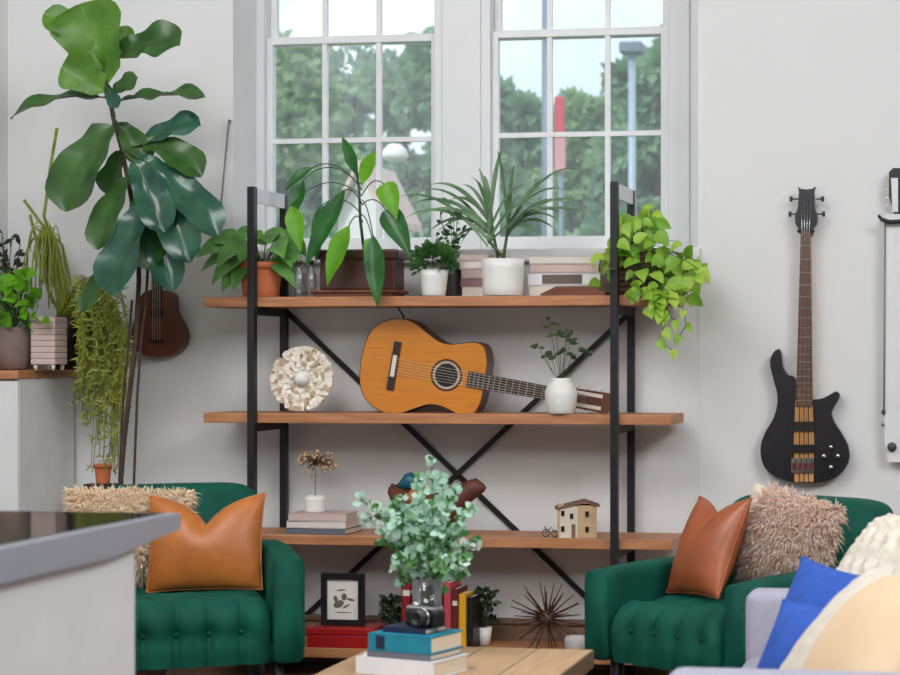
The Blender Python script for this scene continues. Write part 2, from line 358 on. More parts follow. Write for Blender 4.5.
# ------------------------------------------------------------------ armchairs
def rbox_fn(cx, cy, cz, dx, dy, dz, e=5):   # superellipsoid, local
    def fn(u, v):
        a = u*2*PI; b = (v-.5)*PI
        sp = lambda t, k: math.copysign(abs(t)**k, t)
        k = 2/e
        return V((cx+dx/2*sp(math.cos(b),k)*sp(math.cos(a),k), cy+dy/2*sp(math.cos(b),k)*sp(math.sin(a),k), cz+dz/2*sp(math.sin(b),k)))
    return fn
def armchair(loc, rz, label, wd=.70, dp=.72, hb=.78, ha=.58, z0=.24, zt=.475, bn=.06):
    # local frame: origin at the middle of the front edge on the floor, -Y is the front
    o = thing('armchair', loc, label, 'armchair', rz=rz)
    at_ = .10; sw = wd-2*at_
    fr = MB(); fr.bb(-wd/2+.03, wd/2-.03, .05, dp-.04, z0, z0+.07, .02); fr.build('frame', 'velvet', o, local=True)
    for s in (-1, 1):
        a = MB(); xc = s*(wd/2-at_/2)
        # arm swept front to back, rounded top
        def arm(u, v, xc=xc):
            y = .02+u*(dp-.08); ang = v*2*PI
            hw = at_/2; k = .35
            c, d = math.cos(ang), math.sin(ang)
            zt = ha+.012*math.sin(u*PI); zc = (z0+zt)/2; hh = (zt-z0)/2
            e = 1 if 0 < u < 1 else .93
            return V((xc+hw*e*math.copysign(abs(c)**k, c), y, zc+hh*(1-(1-e)*.25)*math.copysign(abs(d)**.22, d)))
        us = [0]+[.012+i*.976/10 for i in range(11)]+[1]
        W = 28; vs = [arm(u, j/W) for u in us for j in range(W)]
        fs = [[i*W+j, i*W+(j+1)%W, (i+1)*W+(j+1)%W, (i+1)*W+j] for i in range(len(us)-1) for j in range(W)]+[list(range(W)), [(len(us)-1)*W+j for j in range(W)]]
        a.add(vs, fs); a.build('arm', 'velvet', o, weld=True, local=True)
    # back: slab with rounded top corners leaning backwards
    bk = MB(); bw = wd-bn; zb0 = z0+.05
    def back(u, v):
        a = u*2*PI; c, d = math.cos(a), math.sin(a); k = .3
        x = bw/2*math.copysign(abs(c)**k, c); zz = (math.copysign(abs(d)**k, d)+1)/2
        z = zb0+(hb-zb0)*zz; y = dp-.10+.10*zz
        q = v*2-1; e = 1-.05*abs(q)**6
        return V((x*e, y+.075*q, zb0+(z-zb0)*(e if zz > .5 else 1)))
    n = 48; vs = []; fs = []; m = 8
    for j in range(m+1):
        for i in range(n): vs.append(back(i/n, j/m))
    for j in range(m):
        for i in range(n): fs.append([j*n+i, j*n+(i+1)%n, (j+1)*n+(i+1)%n, (j+1)*n+i])
    fs += [list(range(n)), [m*n+i for i in range(n)]]
    bk.add(vs, fs); bk.build('backrest', 'velvet', o, weld=True, local=True)
    # tufted seat: profile runs from the back over the top, round the nose and down the front
    st = MB(); r = .075; yb = dp-.13; yf = .015
    path = []
    for i in range(15): path.append((V((0, yb+(yf+r-yb)*i/14, zt)), V((0,0,1))))
    for i in range(1, 9):
        t = i/8*PI/2; path.append((V((0, yf+r-r*math.sin(t), zt-r+r*math.cos(t))), V((0,-math.sin(t),math.cos(t)))))
    for i in range(1, 15): path.append((V((0, yf+.012*i/14, zt-r+(z0+.005-zt+r)*i/14)), V((0,-1,0))))
    NU = 80; NP = len(path)-1; cols = 5; wcol = sw/cols
    cum = [0]
    for i in range(1, NP+1): cum.append(cum[-1]+(path[i][0]-path[i-1][0]).length)
    Lt = cum[-1]; btn = []
    for row, sb in enumerate((Lt-.10, Lt-.27, Lt-.44)):
        for c in range(cols+1):
            xb = -sw/2+wcol*(c+(.5 if row % 2 else 0))
            if abs(xb) < sw/2-.02: btn.append((xb, sb))
    def disp(x, sv):
        edge = max(0, 1-((abs(x)-(sw/2-.05))/.05 if abs(x) > sw/2-.05 else 0)**2)
        ds = 0
        for bx, bs in btn: ds += math.exp(-(((x-bx)/.035)**2+((sv-bs)/.035)**2))
        vfold = math.cos(PI*(x/wcol+.5+ (0 if cols % 2 == 0 else 0)))**2
        fr_ = max(0, min(1, (sv-(Lt-.22))/.06))
        crease = math.exp(-((abs(((x/wcol+cols/2) % 1)-.5)-.5)/.12)**2)*fr_
        return .018*edge-.022*min(ds,1.2)-.014*crease-.03*(1-edge)
    def seat(u, v):
        i = round(v*NP); p, nrm = path[i]; x = (u-.5)*(sw+.004)
        return V((x, p.y, p.z))+nrm*disp(x, cum[i])
    st.grid(seat, NU, NP)
    so = st.build('seat', 'velvet', o, local=True)
    for bx, bs in btn:
        i = min(range(NP+1), key=lambda k: abs(cum[k]-bs)); p, nrm = path[i]
        MB().ball(V((bx, p.y, p.z))+nrm*(disp(bx, bs)+.003), .009, 8).build('button', 'velvet', so, local=True)
    MB().bb(-sw/2-.0, sw/2+.0, .10, dp-.12, z0+.01, zt-.045).build('seat_base', 'velvet', so, local=True)
    for sx_ in (-1, 1):
        for yy in (.09, dp-.09):
            MB().tube([(sx_*(wd/2-.08), yy, z0+.01), (sx_*(wd/2-.06), yy+(-.02 if yy < .3 else .03), 0)], [.02, .013], 10).build('leg', 'legm', o, local=True)
    return o
phL = math.radians(28)
pR = at(306, 558, 5.84); pR.z = 0
locL = pR - V((math.cos(phL), math.sin(phL), 0))*.35
chairL = armchair(locL, phL, 'green velvet armchair with tan leather cushion, beside the kitchen counter on the left', zt=.44, bn=.13)
p1 = at(579, 570, 5.63); p1.z = 0; phR = math.radians(-33)
locR = p1 + V((math.cos(phR), math.sin(phR), 0))*.33
chairR = armchair(locR, phR, 'green velvet armchair under the hanging bass, behind the grey sofa', wd=.66, z0=.31, zt=.475, bn=.06)
def local_to(o_loc, a, x, y, z): return V(o_loc)+V((math.cos(a)*x-math.sin(a)*y, math.sin(a)*x+math.cos(a)*y, z))
# ------------------------------------------------------------------ cushions
def cush_fn(W, H, T, chop=0, pinch=.10, ear=0, pat=None):
    def P(u, v, sd):
        x = W/2*u*(1-pinch*(1-v*v)); z = H/2*v*(1-pinch*(1-u*u))
        t = ((1-u*u)*(1-v*v))
        z -= chop*math.exp(-abs(u)/.42)*((v+1)/2)**2
        y = -sd*T/2*(max(t,0)**.5)*(1-.35*(chop > 0)*math.exp(-(u/.3)**2)*max(0, v))
        if pat: y -= sd*pat(u, v)*min(1, t*6)
        return V((x, y, z))
    return P
def place(c, yaw, lean, roll):   # yaw: facing -Y turned by yaw; lean back; roll in its plane
    return MX.Translation(V(c)) @ MX.Rotation(yaw, 4, 'Z') @ MX.Rotation(lean, 4, 'X') @ MX.Rotation(roll, 4, 'Y')
def cushion_mesh(P, mx, n=22):
    mb = MB()
    g = [math.sin((i/n-.5)*PI) for i in range(n+1)]
    for sd in (1, -1):
        mb.grid(lambda u, v, sd=sd: mx @ P(g[round(u*n)], g[round(v*n)], sd), n, n)
    return mb
def fur(mb, P, mx, count, ln, rad, sides=(1,), droop=.02, umin=-1, both=True):
    for k in range(count):
        u, v = rnd(umin, .99), rnd(-.99, .99); sd = 1 if R.random() < .75 else -1
        if not both: sd = 1
        p = P(u, v, sd); e = .02
        a = P(min(u+e,1), v, sd)-P(max(u-e,-1), v, sd); b_ = P(u, min(v+e,1), sd)-P(u, max(v-e,-1), sd)
        n = b_.cross(a)*-sd if False else a.cross(b_)
        if n.length < 1e-9: n = V((u, -sd*.1, v))
        n.normalize()
        if n.y*sd > 0: n = -n
        n = (n+V((u**3*.9, 0, v**3*.9))).normalized()
        d = (n+V((rnd(-.8,.8), rnd(-.3,.3), rnd(-.9,.5)))).normalized()
        L = ln*rnd(.6, 1.3)
        p0 = mx @ p; d3 = mx.to_3x3() @ d
        p1_ = p0+d3*L*.55; p2 = p0+d3*L+V((0,0,-droop*rnd(.3,1.2)))
        q = d3.orthogonal().normalized(); q2 = d3.cross(q); an = rnd(0, 6)
        ws = []
        for pp, rr in ((p0, rad), (p1_, rad*.8)):
            for j in range(3):
                t = an+j*2.094; ws.append(pp+(q*math.cos(t)+q2*math.sin(t))*rr)
        ws.append(p2)
        mb.add(ws, [[0,1,4,3],[1,2,5,4],[2,0,3,5],[3,4,6],[4,5,6],[5,3,6]], True)
def seam(P, mx, r):
    mb = MB(); pts = []
    n = 20
    for k in range(4*n):
        s_, t = divmod(k, n); q = math.sin((t/n-.5)*PI)
        uv = ((q,-1),(1,q),(-q,1),(-1,-q))[s_]; pts.append(mx @ P(uv[0], uv[1], 1))
    pts.append(pts[0]); mb.tube(pts, r, 6); return mb
def cushion(name, label, m, W, H, T, c, yaw, lean, roll, chop=0, pinch=.08, pat=None, n=22, piping=None, cat='cushion'):
    P = cush_fn(W, H, T, chop, pinch, pat=pat); mx = place(c, yaw, lean, roll)
    o = thing(name, V(c)-V((0,0,H/2)), label, cat)
    cushion_mesh(P, mx, n).build('cover', m, o, weld=True)
    seam(P, mx, .0035).build('piping', piping or m, o)
    return o, P, mx
D2R = math.radians
# on the left armchair
c = local_to(locL, phL, .065, .30, .615)
cushion('leather_cushion', 'tan leather cushion with dented top on the left green armchair', 'leather', .375, .33, .15, c, D2R(12), D2R(-14), D2R(-1), chop=.105, pinch=.05)
c = local_to(locL, phL, -.17, .45, .62)
o, P, mx = cushion('fur_cushion', 'peach fluffy fur cushion in the left armchair behind the leather cushion', 'peach', .40, .32, .13, c, D2R(26), D2R(-12), D2R(2), pinch=.03)
mb = MB(); fur(mb, P, mx, 6500, .034, .0026); f = mb.build('fur', 'peach', o); f['kind'] = 'stuff'
# on the right armchair
c = local_to(locR, phR, -.07, .30, .65)
cushion('leather_cushion', 'brown leather cushion leaning in the right armchair next to the fluffy pink-beige one', 'leather2', .29, .325, .13, c, D2R(-50), D2R(-24), D2R(-3), chop=.07, pinch=.05)
c = local_to(locR, phR, .125, .43, .66)
o, P, mx = cushion('fur_cushion', 'pink-beige shaggy fur cushion in the right armchair behind the blue pillow', 'creamcl', .33, .29, .12, c, D2R(-24), D2R(-12), D2R(12), pinch=.03)
mb = MB(); fur(mb, P, mx, 5200, .044, .0026, droop=.02, umin=-.62, both=False); f = mb.build('fur', 'pinkfur', o); f['kind'] = 'stuff'
# ------------------------------------------------------------------ grey sofa and its pillows
XS = -.61; Ya, Yb = 3.70, 4.86
so = thing('sofa', (.1, 4.3, 0), 'light grey fabric sofa with blue and cream pillows in the right foreground', 'sofa')
def sbox(x0, x1, y0, y1, z0, z1, bev, nm):
    mb = MB(); mb.box(((x0+x1)/2,(y0+y1)/2,(z0+z1)/2), (x1-x0,y1-y0,z1-z0), bev, seg=4, smooth=True); return mb.build(nm, 'sofa', so)
sbox(XS, .29, Yb, Yb+.12, .12, .62, .03, 'arm'); sbox(XS, .29, Ya-.14, Ya, .12, .62, .03, 'arm')
sbox(.04, .30, Ya-.14, Yb+.12, .12, .80, .04, 'backrest'); sbox(XS+.04, .10, Ya, Yb, .12, .32, .02, 'base')
ym = (Ya+Yb)/2
sbox(XS+.0, .035, Ya+.004, ym-.003, .315, .46, .04, 'seat_cushion'); sbox(XS+.0, .035, ym+.003, Yb-.004, .315, .46, .04, 'seat_cushion')
for x in (XS+.07, .24):
    for y in (Ya-.08, Yb+.06): MB().tube([(x,y,.125),(x,y,0)], [.022,.016], 10).build('leg', 'legm', so)
def knitpat(u, v):
    a = u*9+.8*math.sin(v*13); s_ = abs(math.sin(a*1.1))*.018
    return s_+.007*abs(math.sin(v*26+u*9))
c = V((-.235,4.655,.655))
cushion('knit_pillow', 'cream cable-knit pillow on the sofa behind the blue pillows', 'knit', .38, .42, .16, c, D2R(-55), D2R(-37), 0, pat=knitpat, n=64, pinch=.05, cat='pillow')
c = V((-.385,4.50,.60))
cushion('blue_pillow', 'bright blue pillow on the grey sofa, the larger one behind', 'blue', .28, .27, .11, c, D2R(-42), D2R(-24), D2R(6), pinch=.08, cat='pillow')
c = V((-.40,4.345,.565))
cushion('blue_pillow', 'small bright blue pillow lying in front of the larger blue one', 'blue', .26, .20, .09, c, D2R(-40), D2R(-30), 0, pinch=.08, cat='pillow')
def hempat(u, v): return .004*abs(math.sin(v*26))*abs(math.sin(u*16))*max(0, min(1, (-u-.3)*6))
c = V((-.245,4.045,.615))
P = cush_fn(.44, .38, .17, 0, .06, pat=hempat); mx = place(c, D2R(-58), D2R(-45), 0)
o = thing('beige_pillow', V(c)-V((0,0,.18)), 'large beige pillow with white knitted border in front on the grey sofa', 'pillow')
mb = cushion_mesh(P, mx, 30)
for i, fc in enumerate(mb.f):
    k = i % 900; uu = (k//30)/30
    if math.sin((uu-.5)*PI) < -.3: mb.mi[i] = 1
mb.build('cover', ['beige', 'knit'], o, weld=True)
seam(P, mx, .004).build('piping', 'knit', o)
# ------------------------------------------------------------------ kitchen counter at the left
pc = atz(181, 513, .91); XC, YC = pc.x, pc.y
ct = thing('kitchen_counter', (XC-.7, 2.2, 0), 'kitchen counter with black top and grey metal edge in the left foreground', 'counter')
MB().bb(XC-1.5, XC-.028, .9, YC-.004, .868, .9105, .003).build('worktop', 'stone', ct)
e = MB(); yk = atz(131, 524, .91).y-.05
pts = [(XC, YC, .9095), (XC, YC, .878), (XC, yk, .852), (XC, .9, .852), (XC, .9, .9095)]
e.prism(pts, (-.028, 0, 0)); tag(e.build('edge_band', 'alu', ct), 'brushed grey metal edge of the black worktop', None)
xp = XC-.045; yp = 3.50
MB().bb(XC-1.45, xp, .92, yp, .0, .867).build('cabinet_body', 'white', ct)
MB().bb(xp, xp+.018, .92, yp, .09, .865, .002).build('side_panel', 'white', ct)
# ------------------------------------------------------------------ coffee table
zt = .42; tb = atz(375, 645, zt); tc_ = atz(595, 649, zt); XT0, XT1, YT = tb.x, tc_.x, 5.125
ta = thing('coffee_table', ((XT0+XT1)/2, 4.5, 0), 'low blocky light oak coffee table with books and vase on it', 'table')
MB().bb(XT0, XT1, 4.0, YT, zt-.05, zt, .004).build('tabletop', 'table', ta)
for x in (XT0+.02, XT1-.05): MB().bb(x, x+.03, 4.04, YT-.03, 0, zt-.05, .003).build('side_panel', 'table', ta)
MB().bb(XT0+.05, XT1-.05, 4.06, YT-.05, .1, .125, .003).build('shelf', 'table', ta)
# ------------------------------------------------------------------ books
def book(name, c, L, W, T, yaw, cover, label, lean=0, upright=False, group=None, cat='book', labelbar=None):
    # flat book: spine along local X at -Y, width W in Y, thickness T in Z; c = middle of the bottom
    mx3 = rotz(yaw) @ MX.Rotation(lean, 3, 'Y')
    if upright: mx3 = mx3 @ MX(((0,0,1),(0,1,0),(-1,0,0))).transposed() if False else mx3
    o = thing(name, c, label, cat, group); t = min(.003, T*.12)
    G = lambda x, y, z: V(c)+mx3 @ V((x, y, z))
    def bx(mb, x0, x1, y0, y1, z0, z1, bev=0): mb.box(G((x0+x1)/2,(y0+y1)/2,(z0+z1)/2), (x1-x0,y1-y0,z1-z0), bev, mx3)
    cv = MB()
    if not upright:
        bx(cv, -L/2, L/2, -W/2, W/2, 0, t); bx(cv, -L/2, L/2, -W/2, W/2, T-t, T); bx(cv, -L/2, L/2, -W/2, -W/2+t*1.4, 0, T, t*.6)
        pg = MB(); bx(pg, -L/2+.004, L/2-.004, -W/2+t, W/2-.005, t, T-t)
        if labelbar:
            lb = MB(); bx(lb, -L/2+L*labelbar[0], -L/2+L*labelbar[1], -W/2-.0008, -W/2+.001, T*.12, T*.88)
    else:     # spine faces -Y, height L in Z, thickness T in X
        bx(cv, -T/2, -T/2+t, -W/2, W/2, 0, L); bx(cv, T/2-t, T/2, -W/2, W/2, 0, L); bx(cv, -T/2, T/2, -W/2, -W/2+t*1.4, 0, L, t*.6)
        pg = MB(); bx(pg, -T/2+t, T/2-t, -W/2+t, W/2-.005, .004, L-.004)
        if labelbar:
            lb = MB(); bx(lb, -T*.36, T*.36, -W/2-.0008, -W/2+.001, L*labelbar[0], L*labelbar[1])
    cv.build('cover', cover, o); pg.build('pages', 'paper', o)
    if labelbar: lb.build('spine_label', labelbar[2], o)
    return o
# stack on the coffee table
yawb = D2R(-17)
bc = at(413, 657, 4.78); bc = V((at(412,657,4.68).x, 4.70, zt))
z = zt+.0005
book('book', V((bc.x-.005, bc.y, z)), .235, .165, .042, yawb, 'whiteb', 'thick white book at the bottom of the coffee table stack'); z += .0425
book('book', V((bc.x+.002, bc.y, z)), .192, .15, .016, yawb, 'greyb', 'thin grey book between the white and teal books on the coffee table'); z += .0165
book('book', V((bc.x+.004, bc.y, z)), .19, .15, .044, yawb, 'teal', 'teal cloth book on top of the coffee table stack', labelbar=(.13,.27,'navy')); z += .0445
book('book', V((bc.x+.0, bc.y+.005, z)), .13, .10, .014, yawb, 'navy', 'small navy notebook lying on the teal book'); z += .0145
# small camera on the notebook
cb = V((bc.x+.03, bc.y-.005, z)); cm = thing('camera', cb, 'small black and silver camera lying on the navy notebook', 'camera'); mr = rotz(D2R(-25))
MB().box(cb+V((0,0,.021)), (.105,.04,.041), .006, mr).build('body', 'black', cm)
MB().box(cb+V((0,0,.046)), (.098,.036,.011), .004, mr).build('top_plate', 'chrome', cm)
ml = mr @ MX.Rotation(PI/2, 3, 'X'); lc = cb+mr @ V((.012,-.02,.0245))
l_ = MB(); l_.lathe([(.024,0),(.024,.018),(.02,.018),(.02,.03),(.014,.03),(.012,.024),(0,.024)], lc, 24, ml); l_.build('lens', 'black', cm)
MB().lathe([(.0245,.004),(.0262,.004),(.0262,.010),(.0245,.010)], lc, 24, ml).build('lens_ring', 'chrome', cm)
MB().lathe([(.008,0),(.008,.007),(0,.007)], cb+mr @ V((-.03,0,.0515)), 14).build('dial', 'chrome', cm)
# low magazine left of the stack
mg = atz(352, 664, zt); book('magazine', V((XT0+.10, 4.90, zt+.0005)), .12, .09, .009, D2R(10), 'whiteb', 'small white booklet lying left of the book stack on the coffee table', cat='booklet')
# ------------------------------------------------------------------ vase with eucalyptus on the table
vx = at(427, 600, 4.99); vb = V((vx.x, 4.99, zt+.001))
va = thing('vase', vb, 'clear glass vase on the coffee table holding the eucalyptus', 'vase')
MB().lathe([(0,.0),(.033,0),(.038,.006),(.038,.10),(.041,.205),(.038,.205),(.035,.10),(.034,.012),(0,.012)], vb, 32).build('glass_body', 'glass', va)
bo = thing('eucalyptus_bouquet', vb+V((0,0,.014)), 'pale green eucalyptus bouquet standing in the glass vase', 'bouquet')
stm = MB(); fa = MB(); fbm = MB(); fwm = MB()
tips = [(432,462),(420,480),(440,478),(402,500),(455,492),(392,520),(470,510),(378,512),(362,500),(384,540),(478,545),(400,560),(462,560),(415,530),(440,530),(425,510),(395,505),(460,530),(408,545),(448,505),(368,520),(466,575),(410,570),(450,545),(430,545),(418,500),(436,515),(402,582),(420,588),(440,588),(455,578),(412,572),(448,566),(430,560),(395,568),(466,560),(424,545),(442,500),(410,515)]
for k, (tx, ty) in enumerate(tips):
    Yt = 4.99+rnd(-.12,.12); T = at(tx, ty, Yt); B = vb+V((rnd(-.02,.02), rnd(-.02,.02), .016)); mid = vb+V((rnd(-.02,.02), rnd(-.015,.015), .205))
    m2 = mid.lerp(T, .5)+V((0,0,.03)); pts = []
    for i in range(13):
        t = i/12
        pts.append(B.lerp(mid, t/.4) if t < .4 else (mid*(1-(t-.4)/.6)**2+m2*(2*(t-.4)/.6*(1-(t-.4)/.6))+T*((t-.4)/.6)**2))
    stm.tube(pts, .0018, 5)
    for i in range(5 if ty < 540 else 7, 13):
        for sg in (-1, 1, 0, 2, -1, 1, 0, 2):
            p = pts[i]+V((rnd(-.008,.008), rnd(-.01,.01), rnd(-.01,.01))); d = V((sg*.8 if sg < 2 else 0, rnd(-1,.4), rnd(-.3,.9))).normalized(); Ls = rnd(.015,.03)
            upper = ty < 525
            mb = fwm if (k in (7,8,10,20,21) and R.random() < .45) else (fa if R.random() < (.75 if upper else .48) else fbm)
            mb.leaf(p, p+d*Ls, Ls*.85, (rnd(-.5,.5),-1,rnd(-.2,.8)), 0, .15, 'oval', nl=4, na=2)
stm.build('stems', 'stem', bo); fa.build('pale_leaves', 'eucA', bo)
tag(fbm.build('green_leaves', 'eucB', bo), 'darker green leaves low in the bouquet', None); tag(fwm.build('white_leaves', 'white_leaf', bo), 'whitish leaves at the bouquet sides', None)
# ------------------------------------------------------------------ classical guitar on the middle shelf
def outline(prs, n=60):          # closed smooth curve through control points (Catmull-Rom)
    k = len(prs); out = []
    for i in range(k):
        p0, p1_, p2, p3 = (V(prs[(i+j-1) % k]) for j in range(4))
        for q in range(max(2, n//k)):
            t = q/max(2, n//k)
            out.append(.5*((2*p1_)+(p2-p0)*t+(2*p0-5*p1_+4*p2-p3)*t*t+(3*p1_-p0-3*p2+p3)*t**3))
    return out
def guitar_like(name, label, cat, base, ax, up, out, L, half, neck, depth, m_top, m_side): pass
S7 = S(430, 7.09)
Gy = 7.085
tail = at(361, 360, Gy); head = at(612, 404.5, Gy)
gx = (head-tail).normalized(); gu = V((0,-1,0)).cross(gx); gu = gu if gu.z > 0 else -gu; gn = V((0,-1,0))
GL = (head-tail).length
gt = thing('acoustic_guitar', V((at(430,413,Gy).x, Gy+.05, BT[1])), 'honey-coloured classical guitar lying on its side on the middle shelf', 'guitar')
G = lambda a, b, n=0: tail+gx*a+gu*b+gn*n
k = GL/1.0
half = [(0,0),(.004,.06),(.02,.115),(.06,.16),(.12,.184),(.18,.180),(.24,.15),(.29,.125),(.335,.120),(.38,.130),(.43,.143),(.47,.135),(.493,.09),(.498,.04)]
ctl = [(a*k, b*k) for a, b in half]+[(a*k, -b*k) for a, b in half[::-1] if b > 0]
ol = outline([(a, b, 0) for a, b in ctl], 110)
body = MB(); dpt = .095
body.prism([G(p.x, p.y, -.002) for p in ol], V((0, dpt, 0)), False); body.build('body_sides', 'mahog', gt)
tp = MB(); tp.prism([G(p.x, p.y, 0) for p in ol], V((0,.002,0))); tp.build('soundboard', 'spruce', gt)
bd = MB(); bd.tube([G(p.x*.995+.001, p.y*.992, .0005) for p in ol]+[G(ol[0].x*.995+.001, ol[0].y*.992, .0005)], .0016, 5); bd.build('binding', 'rosew', gt)
hx = .345*k
def disc(mb, cx, r, n0, n1, nn=40): mb.prism([G(cx+r*math.cos(2*PI*i/nn), r*math.sin(2*PI*i/nn), n0) for i in range(nn)], V((0, n0-n1, 0)))
ro = MB(); disc(ro, hx, .062*k, .0006, -.001); ro.build('rosette', 'rosew', gt)
ro = MB(); disc(ro, hx, .054*k, .0012, -.001); ro.build('rosette_ring', 'shelld', gt)
ro = MB(); disc(ro, hx, .045*k, .0018, -.001); tag(ro.build('sound_hole', 'black', gt), 'dark round sound hole', None)
br = MB(); br.prism([G(.135*k+a, b, .008) for a, b in ((-.014,-.095),(.014,-.095),(.014,.095),(-.014,.095))], V((0,.008,0))); br.build('bridge', 'rosew', gt)
br = MB(); br.prism([G(.135*k+a, b, .011) for a, b in ((-.008,-.042),(.008,-.042),(.008,.042),(-.008,.042))], V((0,.011,0))); br.build('saddle', 'bone', gt)
nk = MB(); nk.prism([G(a, b, .006) for a, b in ((.43*k,-.031),(.80*k,-.026),(.80*k,.026),(.43*k,.031))], V((0,.006,0)))
fbo = nk.build('fretboard', 'rosew', gt)
for i in range(1, 20):
    a = .80*k-(.65*k)*(1-2**(-i/12))
    if a > .43*k: MB().prism([G(a+q, b, .0075) for q, b in ((-.0013,-.029),(.0013,-.029),(.0013,.029),(-.0013,.029))], V((0,.002,0))).build('fret', 'chrome', fbo)
nb = MB(); nb.prism([G(a, b, 0) for a, b in ((.49*k,-.029),(.81*k,-.025),(.81*k,.025),(.49*k,.029))], V((0,.024,0))); nb.build('neck', 'mahog', gt)
hd = MB()
hd.prism([G(a*k, b, .0) for a, b in ((.805,-.026),(.83,-.036),(.985,-.04),(1.0,-.02),(1.0,.02),(.985,.04),(.83,.036),(.805,.026))], V((0,.016,0)))
hd.build('headstock', 'mahog', gt)
for s_ in (-1, 1):
    for a in (.855,.9,.945):
        MB().tube([G(a*k, s_*.03, -.008), G(a*k, s_*.056, -.008)], [.003,.008], 8).build('tuning_peg', 'bone', gt)
sl = MB()
for s_ in (-1, 1): sl.prism([G(a*k, b, .0012) for a, b in ((.845,s_*.016),(.96,s_*.016),(.96,s_*.03),(.845,s_*.03))], V((0,.001,0)))
sl.build('head_slots', 'bone', gt)
stg = MB()
for i in range(6):
    b = -.021+.0084*i; stg.tube([G(.14*k, b*1.4, .010), G(.80*k, b, .0085), G(.9*k, b*.9, .004)], .0006, 4)
stg.build('strings', 'bone', gt)
mb = MB(); q0 = at(401, 318, 7.13); mb.tube([at(398,307.5,7.10), at(400,311,7.12), at(403,315,7.13), at(404,319,7.135)], .0035, 6)
tag(mb.build('strap', 'black'), 'short dark strap hanging from the top shelf onto the guitar body', 'strap')
# ------------------------------------------------------------------ bass guitar on the wall
By = 7.245
bs = thing('bass_guitar', at(805, 483, By), 'black four-string bass guitar hanging on the white wall above the right armchair', 'guitar')
B_ = lambda x, y, n=0: at(x, y, By)+V((0,-n,0))
pts = [(779,349),(773,353),(770,363),(773,378),(777,393),(777,406),(773,419),(766,431),(761,444),(761,457),(765,468),(774,476),(787,481),(804,483),(820,482.5),(834,478),(844,470),(849,459),(848,446),(842,434),(835,423),(831.5,414),(834,407),(838,400),(839.5,394.5),(836,391.5),(830,394.5),(822,398.5),(812,399.5),(804,398),(795,378),(788,375),(783,367),(781.5,356)]
ol = outline([(x, y, 0) for x, y in pts], 130)
MB().prism([B_(p.x, p.y, 0) for p in ol], V((0,.036,0))).build('body', 'bassk', bs)
mb = MB(); mb.prism([B_(x, y, .0012) for x, y in ((795.5,400),(812.5,400),(814,440),(813.5,482),(794.5,482),(794,440))], V((0,.0012,0))); tag(mb.build('centre_strip', 'maple', bs), 'tan striped wood strip down the body', None)
mb = MB()
for x in (799.5, 804, 808.5): mb.prism([B_(x+q, y, .0016) for q, y in ((-.7,400),(.7,400),(.7,482),(-.7,482))], V((0,.001,0)))
mb.build('dark_stripes', 'mahog', bs)
for y0, y1 in ((421.5,431), (444.5,452.5)):
    MB().prism([B_(x, y, .010) for x, y in ((793,y0),(814.5,y0),(814.5,y1),(793,y1))], V((0,.0095,0))).build('pickup', 'black', bs)
MB().prism([B_(x, y, .008) for x, y in ((791.5,458),(814,458),(814,473),(791.5,473))], V((0,.0075,0))).build('bridge', 'chrome', bs)
for i in range(4):
    x = 794.5+5.6*i; MB().prism([B_(x+q, y, .012) for q, y in ((-1.9,463),(1.9,463),(1.9,470),(-1.9,470))], V((0,.004,0))).build('saddle', 'dred', bs)
for x, y in ((831,447),(824,456),(838,456),(831,467)):
    MB().lathe([(0,.016),(.0085,.016),(.0095,0)], B_(x, y, 0), 14, MX.Rotation(PI/2, 3, 'X')).build('knob', 'chrome', bs)
MB().prism([B_(x, y, .010) for x, y in ((801,231),(810.8,231),(812.8,406),(796,406))], V((0,.006,0))).build('fretboard', 'neckw', bs); fbo = bs.children[-1]
MB().prism([B_(x, y, .004) for x, y in ((801,226),(810.8,226),(812.6,400),(796.2,400))], V((0,.022,0))).build('neck', 'maple', bs)
for i in range(1, 23):
    y = 231+262*(1-2**(-i/12)); x0 = 801-5*(y-231)/175; x1 = 810.8+2*(y-231)/175
    if y < 404: MB().prism([B_(x, q, .0108) for x, q in ((x0,y-.35),(x1,y-.35),(x1,y+.35),(x0,y+.35))], V((0,.001,0))).build('fret', 'chrome', fbo)
hs = [(798,186.5),(801,189),(806.5,189.5),(812,189),(816,186.5),(814.5,192),(815,208),(817.5,216),(817,224),(812,231),(806,233),(800,231),(795.5,224),(795,216),(798,208),(799,192)]
MB().prism([B_(x, y, .006) for x, y in hs], V((0,.018,0))).build('headstock', 'bassk', bs)
for x, y, s_ in ((798,199,-1),(797,214,-1),(815.5,199,1),(816.5,214,1)):
    t = MB(); t.tube([B_(x, y, -.004), B_(x+s_*5.5, y, -.004)], .0028, 8); t.box(B_(x+s_*7, y, -.004), (.012,.006,.02), .002); t.build('tuning_peg', 'black', bs)
mb = MB()
for i in range(4):
    mb.tube([B_(795.8+5.4*i, 466, .014), B_(802.4+2.4*i, 231, .0125), B_(801.5+3.2*i, 200, .008)], .0011, 5)
mb.build('strings', 'chrome', bs)
mb = MB(); mb.tube([B_(801, 233, -.03), B_(798.5, 231, .022)], .005, 8); mb.tube([B_(811.5, 233, -.03), B_(814, 231, .022)], .005, 8); mb.lathe([(.022,0),(.022,.012),(0,.012)], B_(806, 233, -.055), 18, MX.Rotation(PI/2,3,'X'))
tag(mb.build('wall_hanger', 'black', None), 'small black wall hanger holding up the bass by its headstock', 'hanger')
